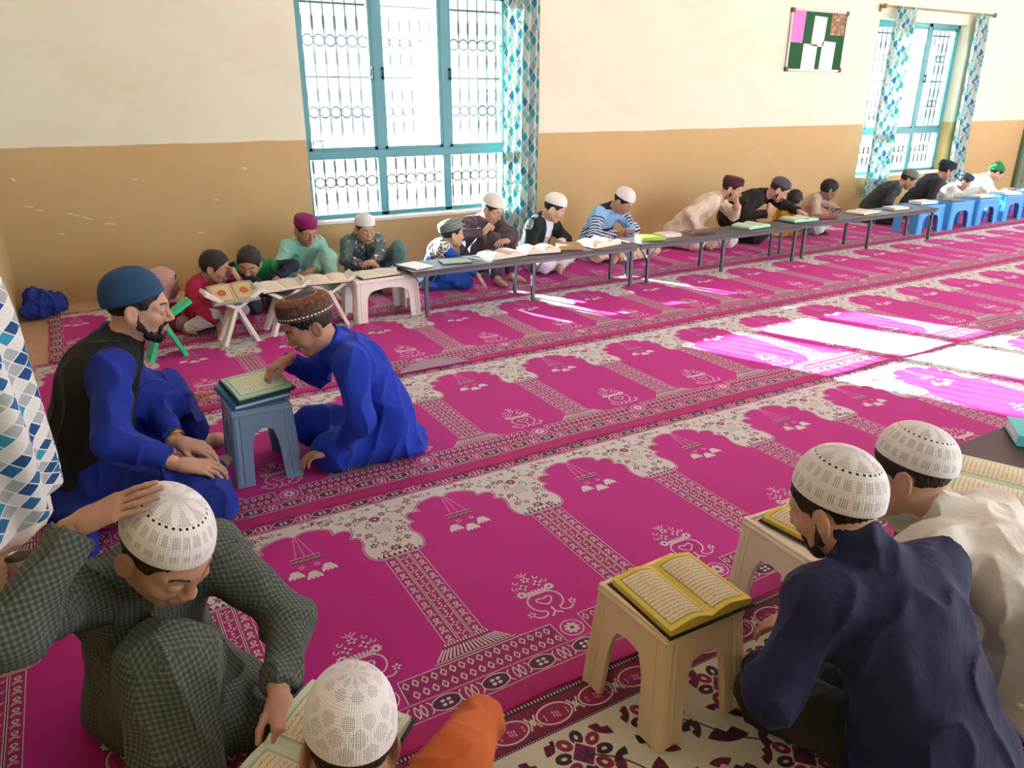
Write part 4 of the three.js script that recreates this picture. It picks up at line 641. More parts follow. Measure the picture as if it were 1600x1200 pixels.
    if (top.shin) { for (const [k1, a1] of [[KL, AL], [KR, AR]]) if (k1[1] > 0.2) K.push(cone(k1, lerp3(k1, a1, top.shin), 0.1 * s, 0.095 * s, 0.06 * s)); }
    if (top.tail) { const tl = w2l(top.tail); K.push(cone([0, 0.06 * s, -0.08 * s], tl, 0.07 * s, 0.03, 0.06 * s)); }
  }
  if (top.extra) top.extra(K, { s, w2l, S1, S2, NB, pelvis, SL, SR, hipL, hipR, KL, KR, aL, aR, hl, hs, nTop });
  { const [lo, hi] = bounds(K, 0.035), ctx = { S1, S2, NB, SL, SR, pelvis, s, aL, aR, nTop }; const geo = boxUV(netMesh(field(K, folds(top.fold ?? 1, top.fq ?? 1, 1)), lo, hi, near ? (top.cell ?? 0.0085) : (top.cell ?? 0.0115), top.pat ? (x, y, z) => top.pat(x, y, z, ctx) : null), 4); mesh(top.name ?? 'shirt', geo, top.m ?? (top.pat ? patFabric : fabric(top.color, top.rough, top.sheen)), g); }
  if (o.vest) { const Q = [ell(pelvis.map((v, i) => v + (i === 1 ? 0.03 * s : 0)), [0.193 * s, 0.13 * s, 0.166 * s], 0.07 * s), ell(S1, [0.178 * s, 0.19 * s, 0.146 * s], 0.08 * s, Rt), ell(S2, [0.18 * s, 0.165 * s, 0.138 * s], 0.08 * s, Rt), cone(lerp3(SB, SL, 0.75), lerp3(SB, SR, 0.75), 0.081 * s, 0.081 * s, 0.06 * s), cone(add3(NB, nd, -0.06 * s), add3(NB, nd, 0.03 * s), 0.084 * s, 0.07 * s, 0.03 * s, 1)];
    for (const [S, a] of [[SL, aL], [SR, aR]]) Q.push(sub(cone(add3(S, X, S === SL ? 0.03 * s : -0.03 * s), a.E, 0.072 * s, 0.062 * s, 0.01), 0.012)); if (o.vest.extra) o.vest.extra(Q, { s, w2l });
    const [lo, hi] = bounds(Q, 0.03); mesh('vest', boxUV(netMesh(field(Q, folds(0.8, 1, 1)), lo, hi, cc), 4), fabric(o.vest.color), g); }
  if (o.scarf) { const Q = []; o.scarf.build(Q, { s, SL, SR, NB, S2, S1, aL, aR, hl, w2l }); const [lo, hi] = bounds(Q, 0.02); mesh('scarf', boxUV(netMesh(field(Q, folds(0.9, 1.4, 1.6)), lo, hi, cc * 0.8, o.scarf.pat ?? null), 4), o.scarf.pat ? patFabric : fabric(o.scarf.color), g); }
  // hair, beard, cap, eyes
  mesh('hair', boxUV(hairGeo(near ? 0.0034 : 0.005, !!o.cap, o.hair), 8).applyMatrix4(MH), hairMat, g);
  if (o.beard) mesh('beard', boxUV(beardGeo(near ? 0.003 : 0.0048, o.beard), 8).applyMatrix4(MH), hairMat, g);
  if (o.cap) { const c = o.cap, geo = lathe(c.kind, c.h ?? 0.09, c.a ?? 0.0845, c.b ?? 0.1055).applyMatrix4(new THREE.Matrix4().compose(V(0, c.y ?? 0.05, c.z ?? -0.012), new THREE.Quaternion().setFromEuler(new THREE.Euler((c.tilt ?? -14) * D, 0, (c.roll ?? 0) * D)), V(1, 1, 1))).applyMatrix4(MH); mesh('cap', geo, c.m, g); }
  if (o.eyes) for (const sx of [-1, 1]) { const eg = new THREE.SphereGeometry(0.0129, 20, 16), p = eg.attributes.position, col = []; const gz = o.eyes === 1 ? -0.5 : -0.1; for (let i = 0; i < p.count; i++) { const y = p.getY(i) - 0.0129 * Math.sin(gz), r = Math.hypot(p.getX(i) - 0.0, y); const f = p.getZ(i) > 0 ? r : 1; col.push(...(f < 0.0028 ? [0.01, 0.008, 0.008] : f < 0.006 ? [0.06, 0.028, 0.014] : [0.75, 0.7, 0.66])); } eg.setAttribute('color', new THREE.Float32BufferAttribute(col, 3)); mesh('eye', eg.translate(sx * 0.0315, 0.001, 0.0785).applyMatrix4(MH), eyeMat, g); }
  if (o.more) o.more(g, { s, w2l, hl, MH, aL, aR, NB, S2, S1, SL, SR });
  return g;
}
const L_ = hexLin, WHITE_CAP = capMat('#e6e6de');
const pick = (a, b, t) => (t ? a : b);
// --- front: boy in checked kameez, hand on head
person({ label: 'boy in grey-green checked kameez with one hand on his white crochet cap', at: [-0.02, -1.7], face: 14, s: 0.84, hs: 0.93, near: true, skin: 'mid', kid: true, eyes: 1, handS: 0.92,
  head: [0.036, 0.655, -1.395], hy: 26, hp: 33, hr: -4, legs: 'rup', hunch: 0.07, shr: 0.03,
  rk: [0.0, 0.46, -1.3], ra: [-0.03, 0.08, -1.12], lk: [0.27, 0.13, -1.33], la: [0.06, 0.06, -1.2],
  rh: { p: [-0.09, 0.765, -1.375], pole: [-0.7, -0.9, 0.3], dir: [0.92, 0.32, 0.22], up: [-0.3, 0.9, 0.3], pose: 'flat' },
  lh: { p: [0.175, 0.39, -1.2], pole: [1, -0.5, -0.2], dir: [-0.05, -0.3, 0.95], up: [0.5, 0.85, 0.3], pose: 'hold' },
  bottom: '#3c4238', top: { color: '#56604f', skirt: 1.0, shin: 0.7, m: plaidFabric },
  cap: { kind: 'dome', h: 0.1, m: crochetMat[0], tilt: -8, a: 0.0845, b: 0.104 } });
// --- front: boy in orange, seen from above and behind
person({ label: 'boy in orange kameez bent over a book, seen from above behind his white crochet cap', at: [0.44, -0.66], face: 202, s: 0.76, hs: 0.92, near: true, skin: 'mid', kid: true,
  head: [0.246, 0.43, -0.985], hy: 172, hp: 24, hr: 9, legs: 'cross', hunch: 0.1, shr: 0.05,
  lh: { p: [0.15, 0.22, -0.92], pole: [-0.2, -0.6, 0.9], pose: 'hold' }, rh: { p: [0.38, 0.18, -1.08], pole: [0.9, 0.0, -0.4], pose: 'relaxed' },
  bottom: '#b9622f', top: { color: '#c0602a', sheen: 0.1, collar: 0.055, fold: 0.9 }, cap: { kind: 'dome', h: 0.11, m: crochetMat[1], tilt: -20, a: 0.086, b: 0.106, y: 0.042 } });
// --- front right: bearded man in navy jacket
person({ label: 'bearded man in navy jacket and white cap seen from behind at the cream stool', at: [1.43, -0.64], face: 168, s: 0.88, hs: 0.95, near: true, skin: 'fair', beard: 1.0, eyes: 1,
  head: [1.325, 0.628, -0.885], hy: 192, hp: 24, hr: 0, legs: 'cross', hunch: 0.055, nr: 0.058,
  lh: { p: [1.22, 0.2, -0.94], pole: [-0.8, -0.5, 0.4], pose: 'relaxed' }, rh: { p: [1.45, 0.22, -0.98], pole: [0.8, -0.5, 0.4], pose: 'relaxed' },
  bottom: '#23261f', top: { color: '#081440', kind: 'short', name: 'jacket', collar: 0.1, fat: 1.06, sheen: 0.1, rough: 0.75, fold: 0.9, extra: (K, c) => { K.push(ell([0, 0.08, -0.03], [0.2, 0.12, 0.16], 0.06)); } },
  cap: { kind: 'dome', h: 0.114, m: crochetMat[0], tilt: -30, a: 0.086, b: 0.106, y: 0.038, z: -0.02 } });
// --- front right: boy in cream kameez
person({ label: 'boy in cream kameez and white cap resting his cheek on his hand', at: [1.86, -0.62], face: 186, s: 0.8, hs: 0.93, near: true, skin: 'fair', kid: true,
  head: [1.69, 0.59, -0.94], hy: 196, hp: 18, hr: 6, legs: 'kneel', hunch: 0.09,
  lh: { p: [1.645, 0.475, -1.02], pole: [-0.9, -0.9, -0.1], dir: [0.15, 0.75, 0.1], up: [-0.8, 0.1, -0.4], pose: 'relaxed' }, rh: { p: [1.725, 0.465, -1.06], pole: [0.8, -0.9, -0.2], dir: [-0.3, 0.8, 0.2], up: [0.3, 0, -1], pose: 'relaxed' },
  bottom: '#dcd8c8', top: { color: '#dcd9cd', collar: 0.04, sheen: 0.1, skirt: 0.9, tail: [1.9, 0.06, -0.4] }, cap: { kind: 'dome', h: 0.1, m: crochetMat[0], tilt: -25, a: 0.085, b: 0.105, y: 0.042, z: -0.018 } });
// --- teacher
person({ label: 'bearded teacher in blue kameez, black vest and blue knitted cap', at: [-0.1, -2.98], face: 86, s: 0.96, hs: 1.03, near: true, skin: 'fair', beard: 1.12, eyes: 2,
  head: [0.142, 0.748, -2.97], hy: 77, hp: 8, hr: 0, legs: 'lup', hunch: 0.06, nr: 0.057, brow: 1.1,
  lk: [0.2, 0.36, -3.12], la: [0.3, 0.07, -3.25], rk: [0.24, 0.13, -2.52], ra: [0.3, 0.06, -2.95],
  rh: { p: [0.165, 0.27, -2.6], pole: [-0.3, -0.8, 0.6], dir: [0.9, -0.25, 0.25], up: [0.2, 1, 0.35], pose: 'relaxed' }, lh: { p: [0.19, 0.25, -2.84], pole: [0, -0.6, -0.8], dir: [0.9, -0.3, 0.5], up: [0.2, 1, 0.2], pose: 'relaxed' },
  bottom: '#14329a', top: { color: '#12309c', sheen: 0.15, skirt: 0.9, sleeve: 0.8, tail: [-0.16, 0.06, -2.55] }, vest: { color: '#14181a' }, cap: { kind: 'dome', h: 0.112, m: capMat('#1f4a72'), tilt: -20, a: 0.0865, b: 0.108, y: 0.035, z: -0.016 },
  more: (g, c) => { const w = c.aL.W, d = nrm3(sub3(c.aL.W, c.aL.E)), p = add3(w, d, -0.03), ring = new THREE.TorusGeometry(0.031, 0.005, 8, 24); ring.applyQuaternion(new THREE.Quaternion().setFromUnitVectors(V(0, 0, 1), V(...d))).translate(...p); const face = new THREE.CylinderGeometry(0.015, 0.015, 0.007, 18).translate(p[0], p[1] + 0.032, p[2]); mesh('wristwatch', merge([ring, face]), mat('#c9a24a', 0.3, { metalness: 0.9 }), g).userData.label = 'gold wristwatch'; } });
// --- boy in royal blue
person({ label: 'boy in royal blue kameez and beaded brown cap pointing into the book', at: [1.0, -2.86], face: -97, s: 0.86, hs: 0.95, near: true, skin: 'mid', kid: true, eyes: 1,
  head: [0.71, 0.645, -2.79], hy: -92, hp: 24, hr: 2, legs: 'cross', hunch: 0.07, lk: [0.74, 0.1, -2.78], la: [0.98, 0.06, -2.76], rk: [0.72, 0.12, -3.04], ra: [0.98, 0.06, -3.02],
  rh: { p: [0.648, 0.452, -2.985], pole: [0.1, -0.8, -0.6], dir: [-0.8, -0.22, 0.2], up: [-0.35, 0.85, -0.1], pose: 'hold' }, lh: { p: [0.74, 0.13, -2.72], pole: [0.5, -0.4, 0.9], dir: [-0.9, -0.1, -0.3], pose: 'relaxed' },
  bottom: '#0f2f9e', top: { color: '#1138b4', sheen: 0.2, collar: 0.035, skirt: 0.95, tail: [1.17, 0.03, -2.95] }, cap: { kind: 'kufi', h: 0.078, m: capMat('#ffffff', studTex), tilt: -13, a: 0.094, b: 0.112 } });
// --- row against the wall, from the left
person({ label: 'small girl in pink net hood and maroon dress beside the green stand', at: [0.36, -5.36], face: 85, s: 0.56, hs: 0.86, mid: true, skin: 'mid', kid: true, head: [0.43, 0.325, -5.26], hy: 95, hp: 10, legs: 'cross', hair: 'long',
  bottom: '#a98a88', top: { color: '#6e1438', skirt: 0.6 }, cap: { kind: 'point', h: 0.12, m: capMat('#ffffff', netTex), tilt: -40, a: 0.1, b: 0.118, y: 0.02, z: -0.02 }, more: (g, c) => { const P = [ell([0, 0.012, -0.022], [0.1, 0.122, 0.115], 0.02), ell([0, -0.09, -0.05], [0.1, 0.07, 0.09], 0.05), sub(ell([0, -0.02, 0.085], [0.082, 0.108, 0.1], 0.01))], [lo, hi] = bounds(P, 0.02), geo = boxUV(netMesh(field(P), lo, hi, 0.005), 6).applyMatrix4(c.MH); mesh('hood', geo, capMat('#ffffff', netTex), g); } });
person({ label: 'boy in crimson kameez leaning one hand on the carpet', at: [0.64, -5.3], face: 42, s: 0.66, hs: 0.88, mid: true, skin: 'mid', kid: true, head: [0.73, 0.43, -5.1], hy: 62, hp: 14, legs: 'rup', hunch: 0.06,
  rk: [0.66, 0.14, -4.98], ra: [0.5, 0.05, -5.12], rh: { p: [0.68, 0.1, -4.95], pole: [-0.6, 0.3, 0.6], dir: [0.15, -0.8, 0.4], pose: 'flat' }, lh: { p: [0.845, 0.37, -5.04], pole: [0.9, -0.7, 0.3], dir: [-0.3, 0.7, 0.25], up: [0.8, 0.2, 0.6], pose: 'fist' },
  bottom: '#d8dee2', top: { color: '#b01d48', skirt: 0.5 } });
person({ label: 'boy in navy and green jacket leaning over the second white stand', at: [1.12, -5.62], face: -12, s: 0.7, hs: 0.88, mid: true, skin: 'mid', kid: true, head: [0.955, 0.425, -5.16], hy: -25, hp: 26, hr: -8, legs: 'kneel', hunch: 0.09,
  rh: { p: [1.0, 0.3, -5.0], pole: [-1, 0.2, 0], pose: 'fist' }, lh: { p: [1.1, 0.325, -5.05], pole: [1, 0.35, 0], dir: [-0.4, -0.2, 0.8], pose: 'relaxed' },
  bottom: '#39434a', top: { color: '#1c2c44', kind: 'short', name: 'jacket', collar: 0.03, pat: (x, y, z, c) => { const d = Math.hypot(x - c.NB[0], y - c.NB[1], z - c.NB[2]); return d < 0.17 && z < c.NB[2] + 0.06 && x > c.NB[0] - 0.1 ? L_('#1d8f4a') : L_('#1a2838'); } } });
person({ label: 'boy in mint kameez and flat magenta cap with one knee raised', at: [1.52, -5.92], face: 4, s: 0.74, hs: 0.92, mid: true, skin: 'mid', kid: true, head: [1.51, 0.505, -5.76], hy: 14, hp: 22, legs: 'lup', hunch: 0.05, lk: [1.62, 0.32, -5.62], la: [1.6, 0.06, -5.42],
  rh: { p: [1.42, 0.2, -5.66], pole: [-1, -0.4, 0] }, lh: { p: [1.5, 0.24, -5.6], pole: [1, -0.3, 0] }, bottom: '#8fc4b0', top: { color: '#8fcbb8', skirt: 0.95 }, cap: { kind: 'kufi', h: 0.08, m: capMat('#8c1464'), tilt: -8, a: 0.088, b: 0.106 } });
const hood = (K, c) => { K.push(cone(add3(c.NB, [0.085 * c.s, 0.015 * c.s, -0.01]), add3(c.NB, [0, 0.03 * c.s, -0.1 * c.s]), 0.045 * c.s, 0.055 * c.s, 0.03), cone(add3(c.NB, [-0.085 * c.s, 0.015 * c.s, -0.01]), add3(c.NB, [0, 0.03 * c.s, -0.1 * c.s]), 0.045 * c.s, 0.055 * c.s, 0.03)); };
person({ label: 'boy in grey-green printed hoodie and white beanie behind the white stool', at: [2.0, -5.95], face: 0, s: 0.74, hs: 0.9, mid: true, skin: 'fair', kid: true, head: [1.985, 0.475, -5.77], hy: 0, hp: 12, legs: 'lup', hunch: 0.05, lk: [2.2, 0.33, -5.62], la: [2.12, 0.06, -5.4], ra: [2.02, 0.06, -5.45],
  rh: { p: [1.87, 0.25, -5.55], pole: [-1, -0.5, 0], dir: [0.6, 0.1, 0.5] }, lh: { p: [1.95, 0.26, -5.55], pole: [1, -0.4, 0], dir: [-0.6, 0.1, 0.5] }, bottom: '#4f7470', top: { color: '#51706a', kind: 'short', name: 'hoodie', fat: 1.05, extra: hood, cell: 0.0095, pat: (x, y, z, c) => { const q = noise(x * 42, y * 42, z * 20 + 4), u = (y - c.S1[1]) / c.s; if (z > c.S2[2] + 0.04 && q > 0.3 && u > 0.05) return q > 0.42 ? L_('#e6d6da') : L_('#b86a8a'); if (Math.abs(x - c.S2[0]) < 0.006 && z > c.S2[2]) return L_('#2c3a3a'); return L_('#51706a'); } }, cap: { kind: 'dome', h: 0.095, m: WHITE_CAP, tilt: -6, a: 0.088, b: 0.107 } });
const chkScarf = (x, y, z) => { const a = Math.abs(((x + 0.3 * z) / 0.024) % 1), b = Math.abs(((y + 0.4 * z) / 0.024) % 1); return (a < 0.5) !== (b < 0.5) ? L_('#e9ece6') : L_('#24343c'); };
person({ label: 'small child in blue with checked scarf and striped grey cap looking sideways', at: [2.46, -5.46], face: 66, s: 0.66, hs: 0.9, mid: true, skin: 'fair', kid: true, head: [2.55, 0.45, -5.36], hy: 82, hp: 2, legs: 'kneel', hunch: 0.04,
  rh: { p: [2.73, 0.1, -5.18], pole: [-0.2, 0.4, 0.6], dir: [0.3, -0.7, 0.5], pose: 'flat' }, lh: { p: [2.72, 0.2, -5.42], pole: [0.2, -0.6, -0.8] }, bottom: '#1b50a8', top: { color: '#1f5ab8', skirt: 0.9 }, scarf: { build: (Q, c) => { Q.push(cone(c.SL, c.SR, 0.088 * c.s, 0.088 * c.s, 0.05), ell(c.S2, [0.2 * c.s, 0.14 * c.s, 0.155 * c.s], 0.05), cone(add3(c.NB, [0, -0.05 * c.s, 0]), add3(c.NB, [0, 0.0, 0]), 0.08 * c.s, 0.078 * c.s, 0.03)); }, pat: chkScarf }, cap: { kind: 'kufi', h: 0.075, m: capMat('#ffffff', bandTex), tilt: -16, a: 0.09, b: 0.107 } });
person({ label: 'man in purple-brown kameez and white cap with knees drawn up by the curtain', at: [3.03, -5.86], face: 14, s: 0.86, hs: 0.95, mid: true, skin: 'fair', head: [3.055, 0.575, -5.63], hy: 26, hp: 28, legs: 'up', hunch: 0.07, lk: [3.13, 0.34, -5.52], la: [3.1, 0.06, -5.36], rk: [2.96, 0.35, -5.5], ra: [2.92, 0.06, -5.3],
  rh: { p: [2.9, 0.42, -5.48], pole: [-1, -0.2, 0.1], dir: [0.5, 0.5, 0.1], pose: 'fist' }, lh: { p: [3.08, 0.34, -5.42], pole: [1, -0.3, 0], dir: [-0.7, 0.1, 0.4] }, bottom: '#403840', top: { color: '#574650', skirt: 0.95 }, cap: { kind: 'dome', h: 0.095, m: WHITE_CAP, tilt: -12 } });
person({ label: 'boy in black blazer, white trousers and white cap behind the first bench', at: [3.52, -5.7], face: 30, s: 0.84, hs: 0.94, mid: true, skin: 'fair', kid: true, head: [3.585, 0.56, -5.48], hy: 52, hp: 26, legs: 'cross', hunch: 0.05,
  rh: { p: [3.52, 0.22, -5.45], pole: [-0.8, -0.5, 0.2] }, lh: { p: [3.62, 0.27, -5.42], pole: [0.8, -0.5, -0.3], dir: [0.1, -0.4, 0.8] }, bottom: '#e4e2ea', top: { color: '#14201f', kind: 'short', name: 'blazer', fat: 1.05, pat: (x, y, z, c) => { const t = (y - c.pelvis[1]) / (c.NB[1] - c.pelvis[1]); return z > c.S2[2] + 0.03 * c.s && Math.abs(x - c.NB[0] * 0.8) < 0.02 + 0.05 * t && t > 0.25 && t < 1.05 ? L_('#dfe3e6') : L_('#15201f'); } }, cap: { kind: 'dome', h: 0.1, m: WHITE_CAP, tilt: -10 } });
person({ label: 'boy in pale blue striped sweater, cream trousers and white cap with joined hands', at: [4.28, -5.82], face: 14, s: 0.88, hs: 0.95, mid: true, skin: 'mid', head: [4.355, 0.565, -5.52], hy: 22, hp: 38, legs: 'cross', hunch: 0.08, lk: [4.72, 0.1, -5.5],
  rh: { p: [4.24, 0.29, -5.42], pole: [-1, -0.6, 0], dir: [0.35, 0.35, 0.5] }, lh: { p: [4.33, 0.3, -5.42], pole: [1, -0.6, 0], dir: [-0.3, 0.35, 0.5] }, bottom: '#d9c8a4', top: { color: '#8fc0e4', kind: 'short', name: 'sweater', cell: 0.008, pat: (x, y, z, c) => { const dark = L_('#1b2340'), lt = L_('#8ec1e8'), wh = L_('#e6eef4'); const along = (a, S, sx) => { const v = sub3(a.E, S), l = len3(v), n = nrm3(v), p = sub3([x, y, z], S), t = p[0] * n[0] + p[1] * n[1] + p[2] * n[2]; return [t / l, t]; }; const side = x - c.S2[0]; const outL = Math.abs(side) > 0.125 * c.s; if (outL) { const [f] = along(side > 0 ? c.aL : c.aR, side > 0 ? c.SL : c.SR); if (f > 0.25) { const q = (f * 8) % 1; return q < 0.45 ? dark : q < 0.72 ? lt : wh; } return lt; } const t = (y - c.pelvis[1]) / (c.NB[1] - c.pelvis[1]); return t < 0.5 && t > 0.44 ? dark : t > 0.98 ? dark : t < 0.3 ? ((t * 16) % 1 < 0.5 ? dark : wh) : lt; } }, cap: { kind: 'dome', h: 0.095, m: WHITE_CAP, tilt: -12 } });
person({ label: 'young man in cream kameez and maroon cap with hand at his chin', at: [5.36, -5.88], face: 40, s: 0.92, hs: 0.96, mid: true, skin: 'fair', head: [5.66, 0.61, -5.47], hy: 38, hp: 20, legs: 'cross', hunch: 0.05, beard: 0.55, lk: [5.66, 0.12, -5.42],
  lh: { p: [5.64, 0.46, -5.36], pole: [0.7, -0.9, 0.3], dir: [-0.2, 0.7, 0.1], up: [0.6, 0, 0.7], pose: 'fist' }, rh: { p: [5.35, 0.2, -5.55], pole: [-0.8, 0.3, -0.2], dir: [0.2, -0.8, 0.4] }, bottom: '#e8e2d6', top: { color: '#dfd3b8', skirt: 0.85 }, cap: { kind: 'kufi', h: 0.075, m: capMat('#4a1a2c'), tilt: -8, a: 0.088, b: 0.106 } });
person({ label: 'man in black kameez and grey cap bending towards the bench with a fist raised', at: [6.1, -5.86], face: 28, s: 0.92, hs: 0.97, mid: true, skin: 'fair', head: [6.27, 0.57, -5.42], hy: 46, hp: 34, legs: 'kneel', hunch: 0.09, beard: 0.6,
  rh: { p: [6.03, 0.36, -5.3], pole: [-0.9, -0.6, 0.2], dir: [0.1, 0.8, 0.2], up: [-0.5, 0, 0.8], pose: 'fist' }, lh: { p: [6.35, 0.37, -5.18], pole: [0.9, -0.5, -0.2] }, bottom: '#1f1d1e', top: { color: '#1e1c1c', skirt: 0.9 }, cap: { kind: 'dome', h: 0.085, m: capMat('#54545f'), tilt: -10 } });
person({ label: 'small black-haired child in yellow beside the man in black', at: [6.74, -5.78], face: 80, s: 0.58, hs: 0.9, mid: true, skin: 'mid', kid: true, head: [6.77, 0.41, -5.62], hy: 105, hp: 10, legs: 'cross', bottom: '#8a6a1c', top: { color: '#c79a16', skirt: 0.8 } });
person({ label: 'black-haired boy in tan printed shirt and pale trousers near the curtain', at: [7.16, -5.82], face: 38, s: 0.76, hs: 0.92, mid: true, skin: 'dark', kid: true, head: [7.28, 0.49, -5.6], hy: 60, hp: 24, legs: 'cross', hunch: 0.06, bottom: '#c3d3da', top: { color: '#c0a68a', kind: 'short', pat: (x, y, z, c) => { const t = (y - c.pelvis[1]) / (c.NB[1] - c.pelvis[1]); return z > c.S2[2] + 0.05 && t > 0.3 && t < 0.62 && Math.abs(x - c.S2[0]) < 0.1 ? (noise(x * 60, y * 60, 2) > 0 ? L_('#5a3a44') : L_('#d8d0cc')) : L_('#b8ab98'); } }, rh: { p: [7.18, 0.24, -5.46], pole: [-1, -0.4, 0] }, lh: { p: [7.36, 0.26, -5.46], pole: [1, -0.4, 0] } });
person({ label: 'boy in dark teal kameez and grey-green cap at the first blue stool', at: [8.52, -5.92], face: 48, s: 0.86, hs: 0.94, skin: 'mid', head: [8.78, 0.52, -5.66], hy: 40, hp: 30, legs: 'cross', hunch: 0.08, bottom: '#28343a', top: { color: '#2c3c42', skirt: 0.9 }, cap: { kind: 'dome', h: 0.088, m: capMat('#6a7870'), tilt: -10 } });
person({ label: 'boy in dark navy kameez and peaked dark cap below the far window', at: [9.32, -5.9], face: 52, s: 0.9, hs: 0.95, skin: 'mid', head: [9.53, 0.585, -5.67], hy: 62, hp: 22, legs: 'cross', hunch: 0.06, bottom: '#23252e', top: { color: '#26262f', skirt: 0.9, pat: (x, y, z, c) => { const t = (y - c.pelvis[1]) / (c.NB[1] - c.pelvis[1]); return z > c.S2[2] + 0.05 && Math.abs(x - c.S2[0]) < 0.02 && t > 0.55 ? L_('#8a8490') : L_('#26262f'); } }, cap: { kind: 'kufi', h: 0.085, m: capMat('#1c2c40'), tilt: -4, a: 0.088, b: 0.114 } });
person({ label: 'small child in white with two-tone dark cap between two far boys', at: [9.95, -5.92], face: 30, s: 0.7, hs: 0.9, skin: 'fair', kid: true, head: [10.03, 0.43, -5.7], hy: 36, hp: 30, legs: 'cross', bottom: '#e2e2de', top: { color: '#e4e2da', skirt: 0.8 }, cap: { kind: 'kufi', h: 0.07, m: capMat('#33424c'), tilt: -8, a: 0.088, b: 0.106 } });
person({ label: 'boy in white kameez and green cap bending low at the right end', at: [10.28, -5.84], face: 56, s: 0.86, hs: 0.94, skin: 'fair', head: [10.48, 0.525, -5.58], hy: 62, hp: 38, legs: 'cross', hunch: 0.08, rh: { p: [10.45, 0.33, -5.36], pole: [-0.8, -0.5, 0.2] }, bottom: '#e6e4de', top: { color: '#e8e4da', skirt: 0.9 }, cap: { kind: 'point', h: 0.125, m: capMat('#1c8a44'), tilt: -30, a: 0.092, b: 0.112, y: 0.04 } });
// ---------- books ----------
const up30 = 0.318;
openBook('open book with yellow margins on the cream stool', [1.13, FL + 0.305, -1.125], [0, -0.02, 0], { w: 0.125, h: 0.225, t: 0.026, cover: '#1c1a18', page: pageB });
openBook('open book on the half-hidden cream stool', [1.69, FL + 0.305, -1.18], [0, 0.1, 0], { w: 0.11, h: 0.2, t: 0.02, cover: '#2c1c18', page: pageB });
closedBook('teal bound book under the open book on the grey stool', [0.5, FL + 0.33, -2.97], 0.2, { w: 0.235, h: 0.2, t: 0.02, cover: '#1c86b4' }).rotation.set(0.14, 0.2, 0, 'YXZ');
{ const g = thing('folded_book', 'book folded open at a green-bordered page under the boy in blue\'s fingers', 'book', [0.515, FL + 0.362, -2.955], 0), q = 0.225; g.rotation.set(0.24, 0.23, 0, 'YXZ'); mesh('cover', merge([rbox(q + 0.014, 0.006, 0.18, 0.002, 0, 0.003, 0), rbox(q + 0.014, 0.005, 0.18, 0.002, 0.004, 0.0095, 0.003)]), mat('#123a44', 0.5), g); const b = pageBlock(0.165, q, 0.014, 1).translate(-0.0825, 0.012, 0).rotateY(PI / 2); mesh('pages', b, pageC, g); }
openBook('open book shared by the two boys at the bottom left', [0.2, 0.345, -1.045], [0.12, 0.69, 0.0], { w: 0.15, h: 0.22, t: 0.024, cover: '#20302a', page: pageT });
openBook('large open book lying over the end of the brown bench', [2.3, 0.342, -1.02], [0, 0.4, 0], { w: 0.16, h: 0.23, t: 0.028, cover: '#20342e', page: pageT });
closedBook('turquoise book on the brown bench at the right edge', [2.83, 0.337, -1.12], 0.7, { w: 0.18, h: 0.24, t: 0.04, cover: '#5ec4cc' });
openBook('tan patterned book open on the leftmost white stand', [0.775, 0.31, -4.84], [0.42, 0.05, 0], { w: 0.135, h: 0.19, t: 0.014, cover: '#6aa6b8', page: pageO });
openBook('dark open book on the second white stand', [1.08, 0.305, -4.9], [0.1, 0.12, 0], { w: 0.14, h: 0.19, t: 0.016, cover: '#25303a', page: pageA });
openBook('dark open book on the third white stand', [1.4, 0.305, -4.92], [0.05, -0.1, 0], { w: 0.14, h: 0.19, t: 0.02, cover: '#3a2e36', page: pageA });
openBook('thin dark book open on the white stool', [1.75, FL + 0.292, -4.93], [0, 0.1, 0], { w: 0.14, h: 0.2, t: 0.014, cover: '#1f2c34', page: pageA });
const bt = 0.3475;
closedBook('white booklet at the left end of the first bench', [2.02, bt, -4.86], 0.3, { w: 0.16, h: 0.22, t: 0.008, cover: '#e8eae4' });
closedBook('pale green booklet before the child with the checked scarf', [2.33, bt, -4.86], 1.4, { w: 0.15, h: 0.22, t: 0.01, cover: '#9fb8a6' });
openBook('open white book at the middle of the first bench', [2.72, bt, -4.87], [0, 0.1, 0], { w: 0.15, h: 0.2, t: 0.032, cover: '#9ab0a4', page: pageA });
openBook('thick open book before the man in purple', [3.05, bt, -4.87], [0, -0.15, 0], { w: 0.14, h: 0.2, t: 0.04, cover: '#2a3238', page: pageA });
closedBook('tan bound book beside the thick open book', [3.33, bt, -4.87], 1.2, { w: 0.16, h: 0.2, t: 0.035, cover: '#b89a6a' });
openBook('thick open book before the boy in the blazer', [3.62, bt, -4.87], [0, 0.2, 0], { w: 0.15, h: 0.21, t: 0.042, cover: '#c8b48a', page: pageA });
closedBook('lime green book below the striped sweater', [4.14, bt, -4.86], 1.3, { w: 0.16, h: 0.22, t: 0.03, cover: '#9ac23c' });
closedBook('stacked white book beside the lime green one', [4.36, bt, -4.9], 1.5, { w: 0.14, h: 0.2, t: 0.028, cover: '#dcd8cc' });
closedBook('dark red book near the joint of the middle bench', [4.72, bt, -4.88], 1.4, { w: 0.15, h: 0.22, t: 0.018, cover: '#5a3434' });
openBook('open green-edged book before the young man in cream', [5.34, bt, -4.88], [0, 0.1, 0], { w: 0.15, h: 0.2, t: 0.03, cover: '#4f9a80', page: pageC });
openBook('open green-edged book before the man in black', [6.0, bt + 0.006, -4.9], [0, -0.1, 0], { w: 0.15, h: 0.2, t: 0.03, cover: '#4f9a80', page: pageC });
closedBook('maroon book with white edge on the third bench', [6.36, bt + 0.006, -4.9], 1.4, { w: 0.15, h: 0.2, t: 0.022, cover: '#7a1c34' });
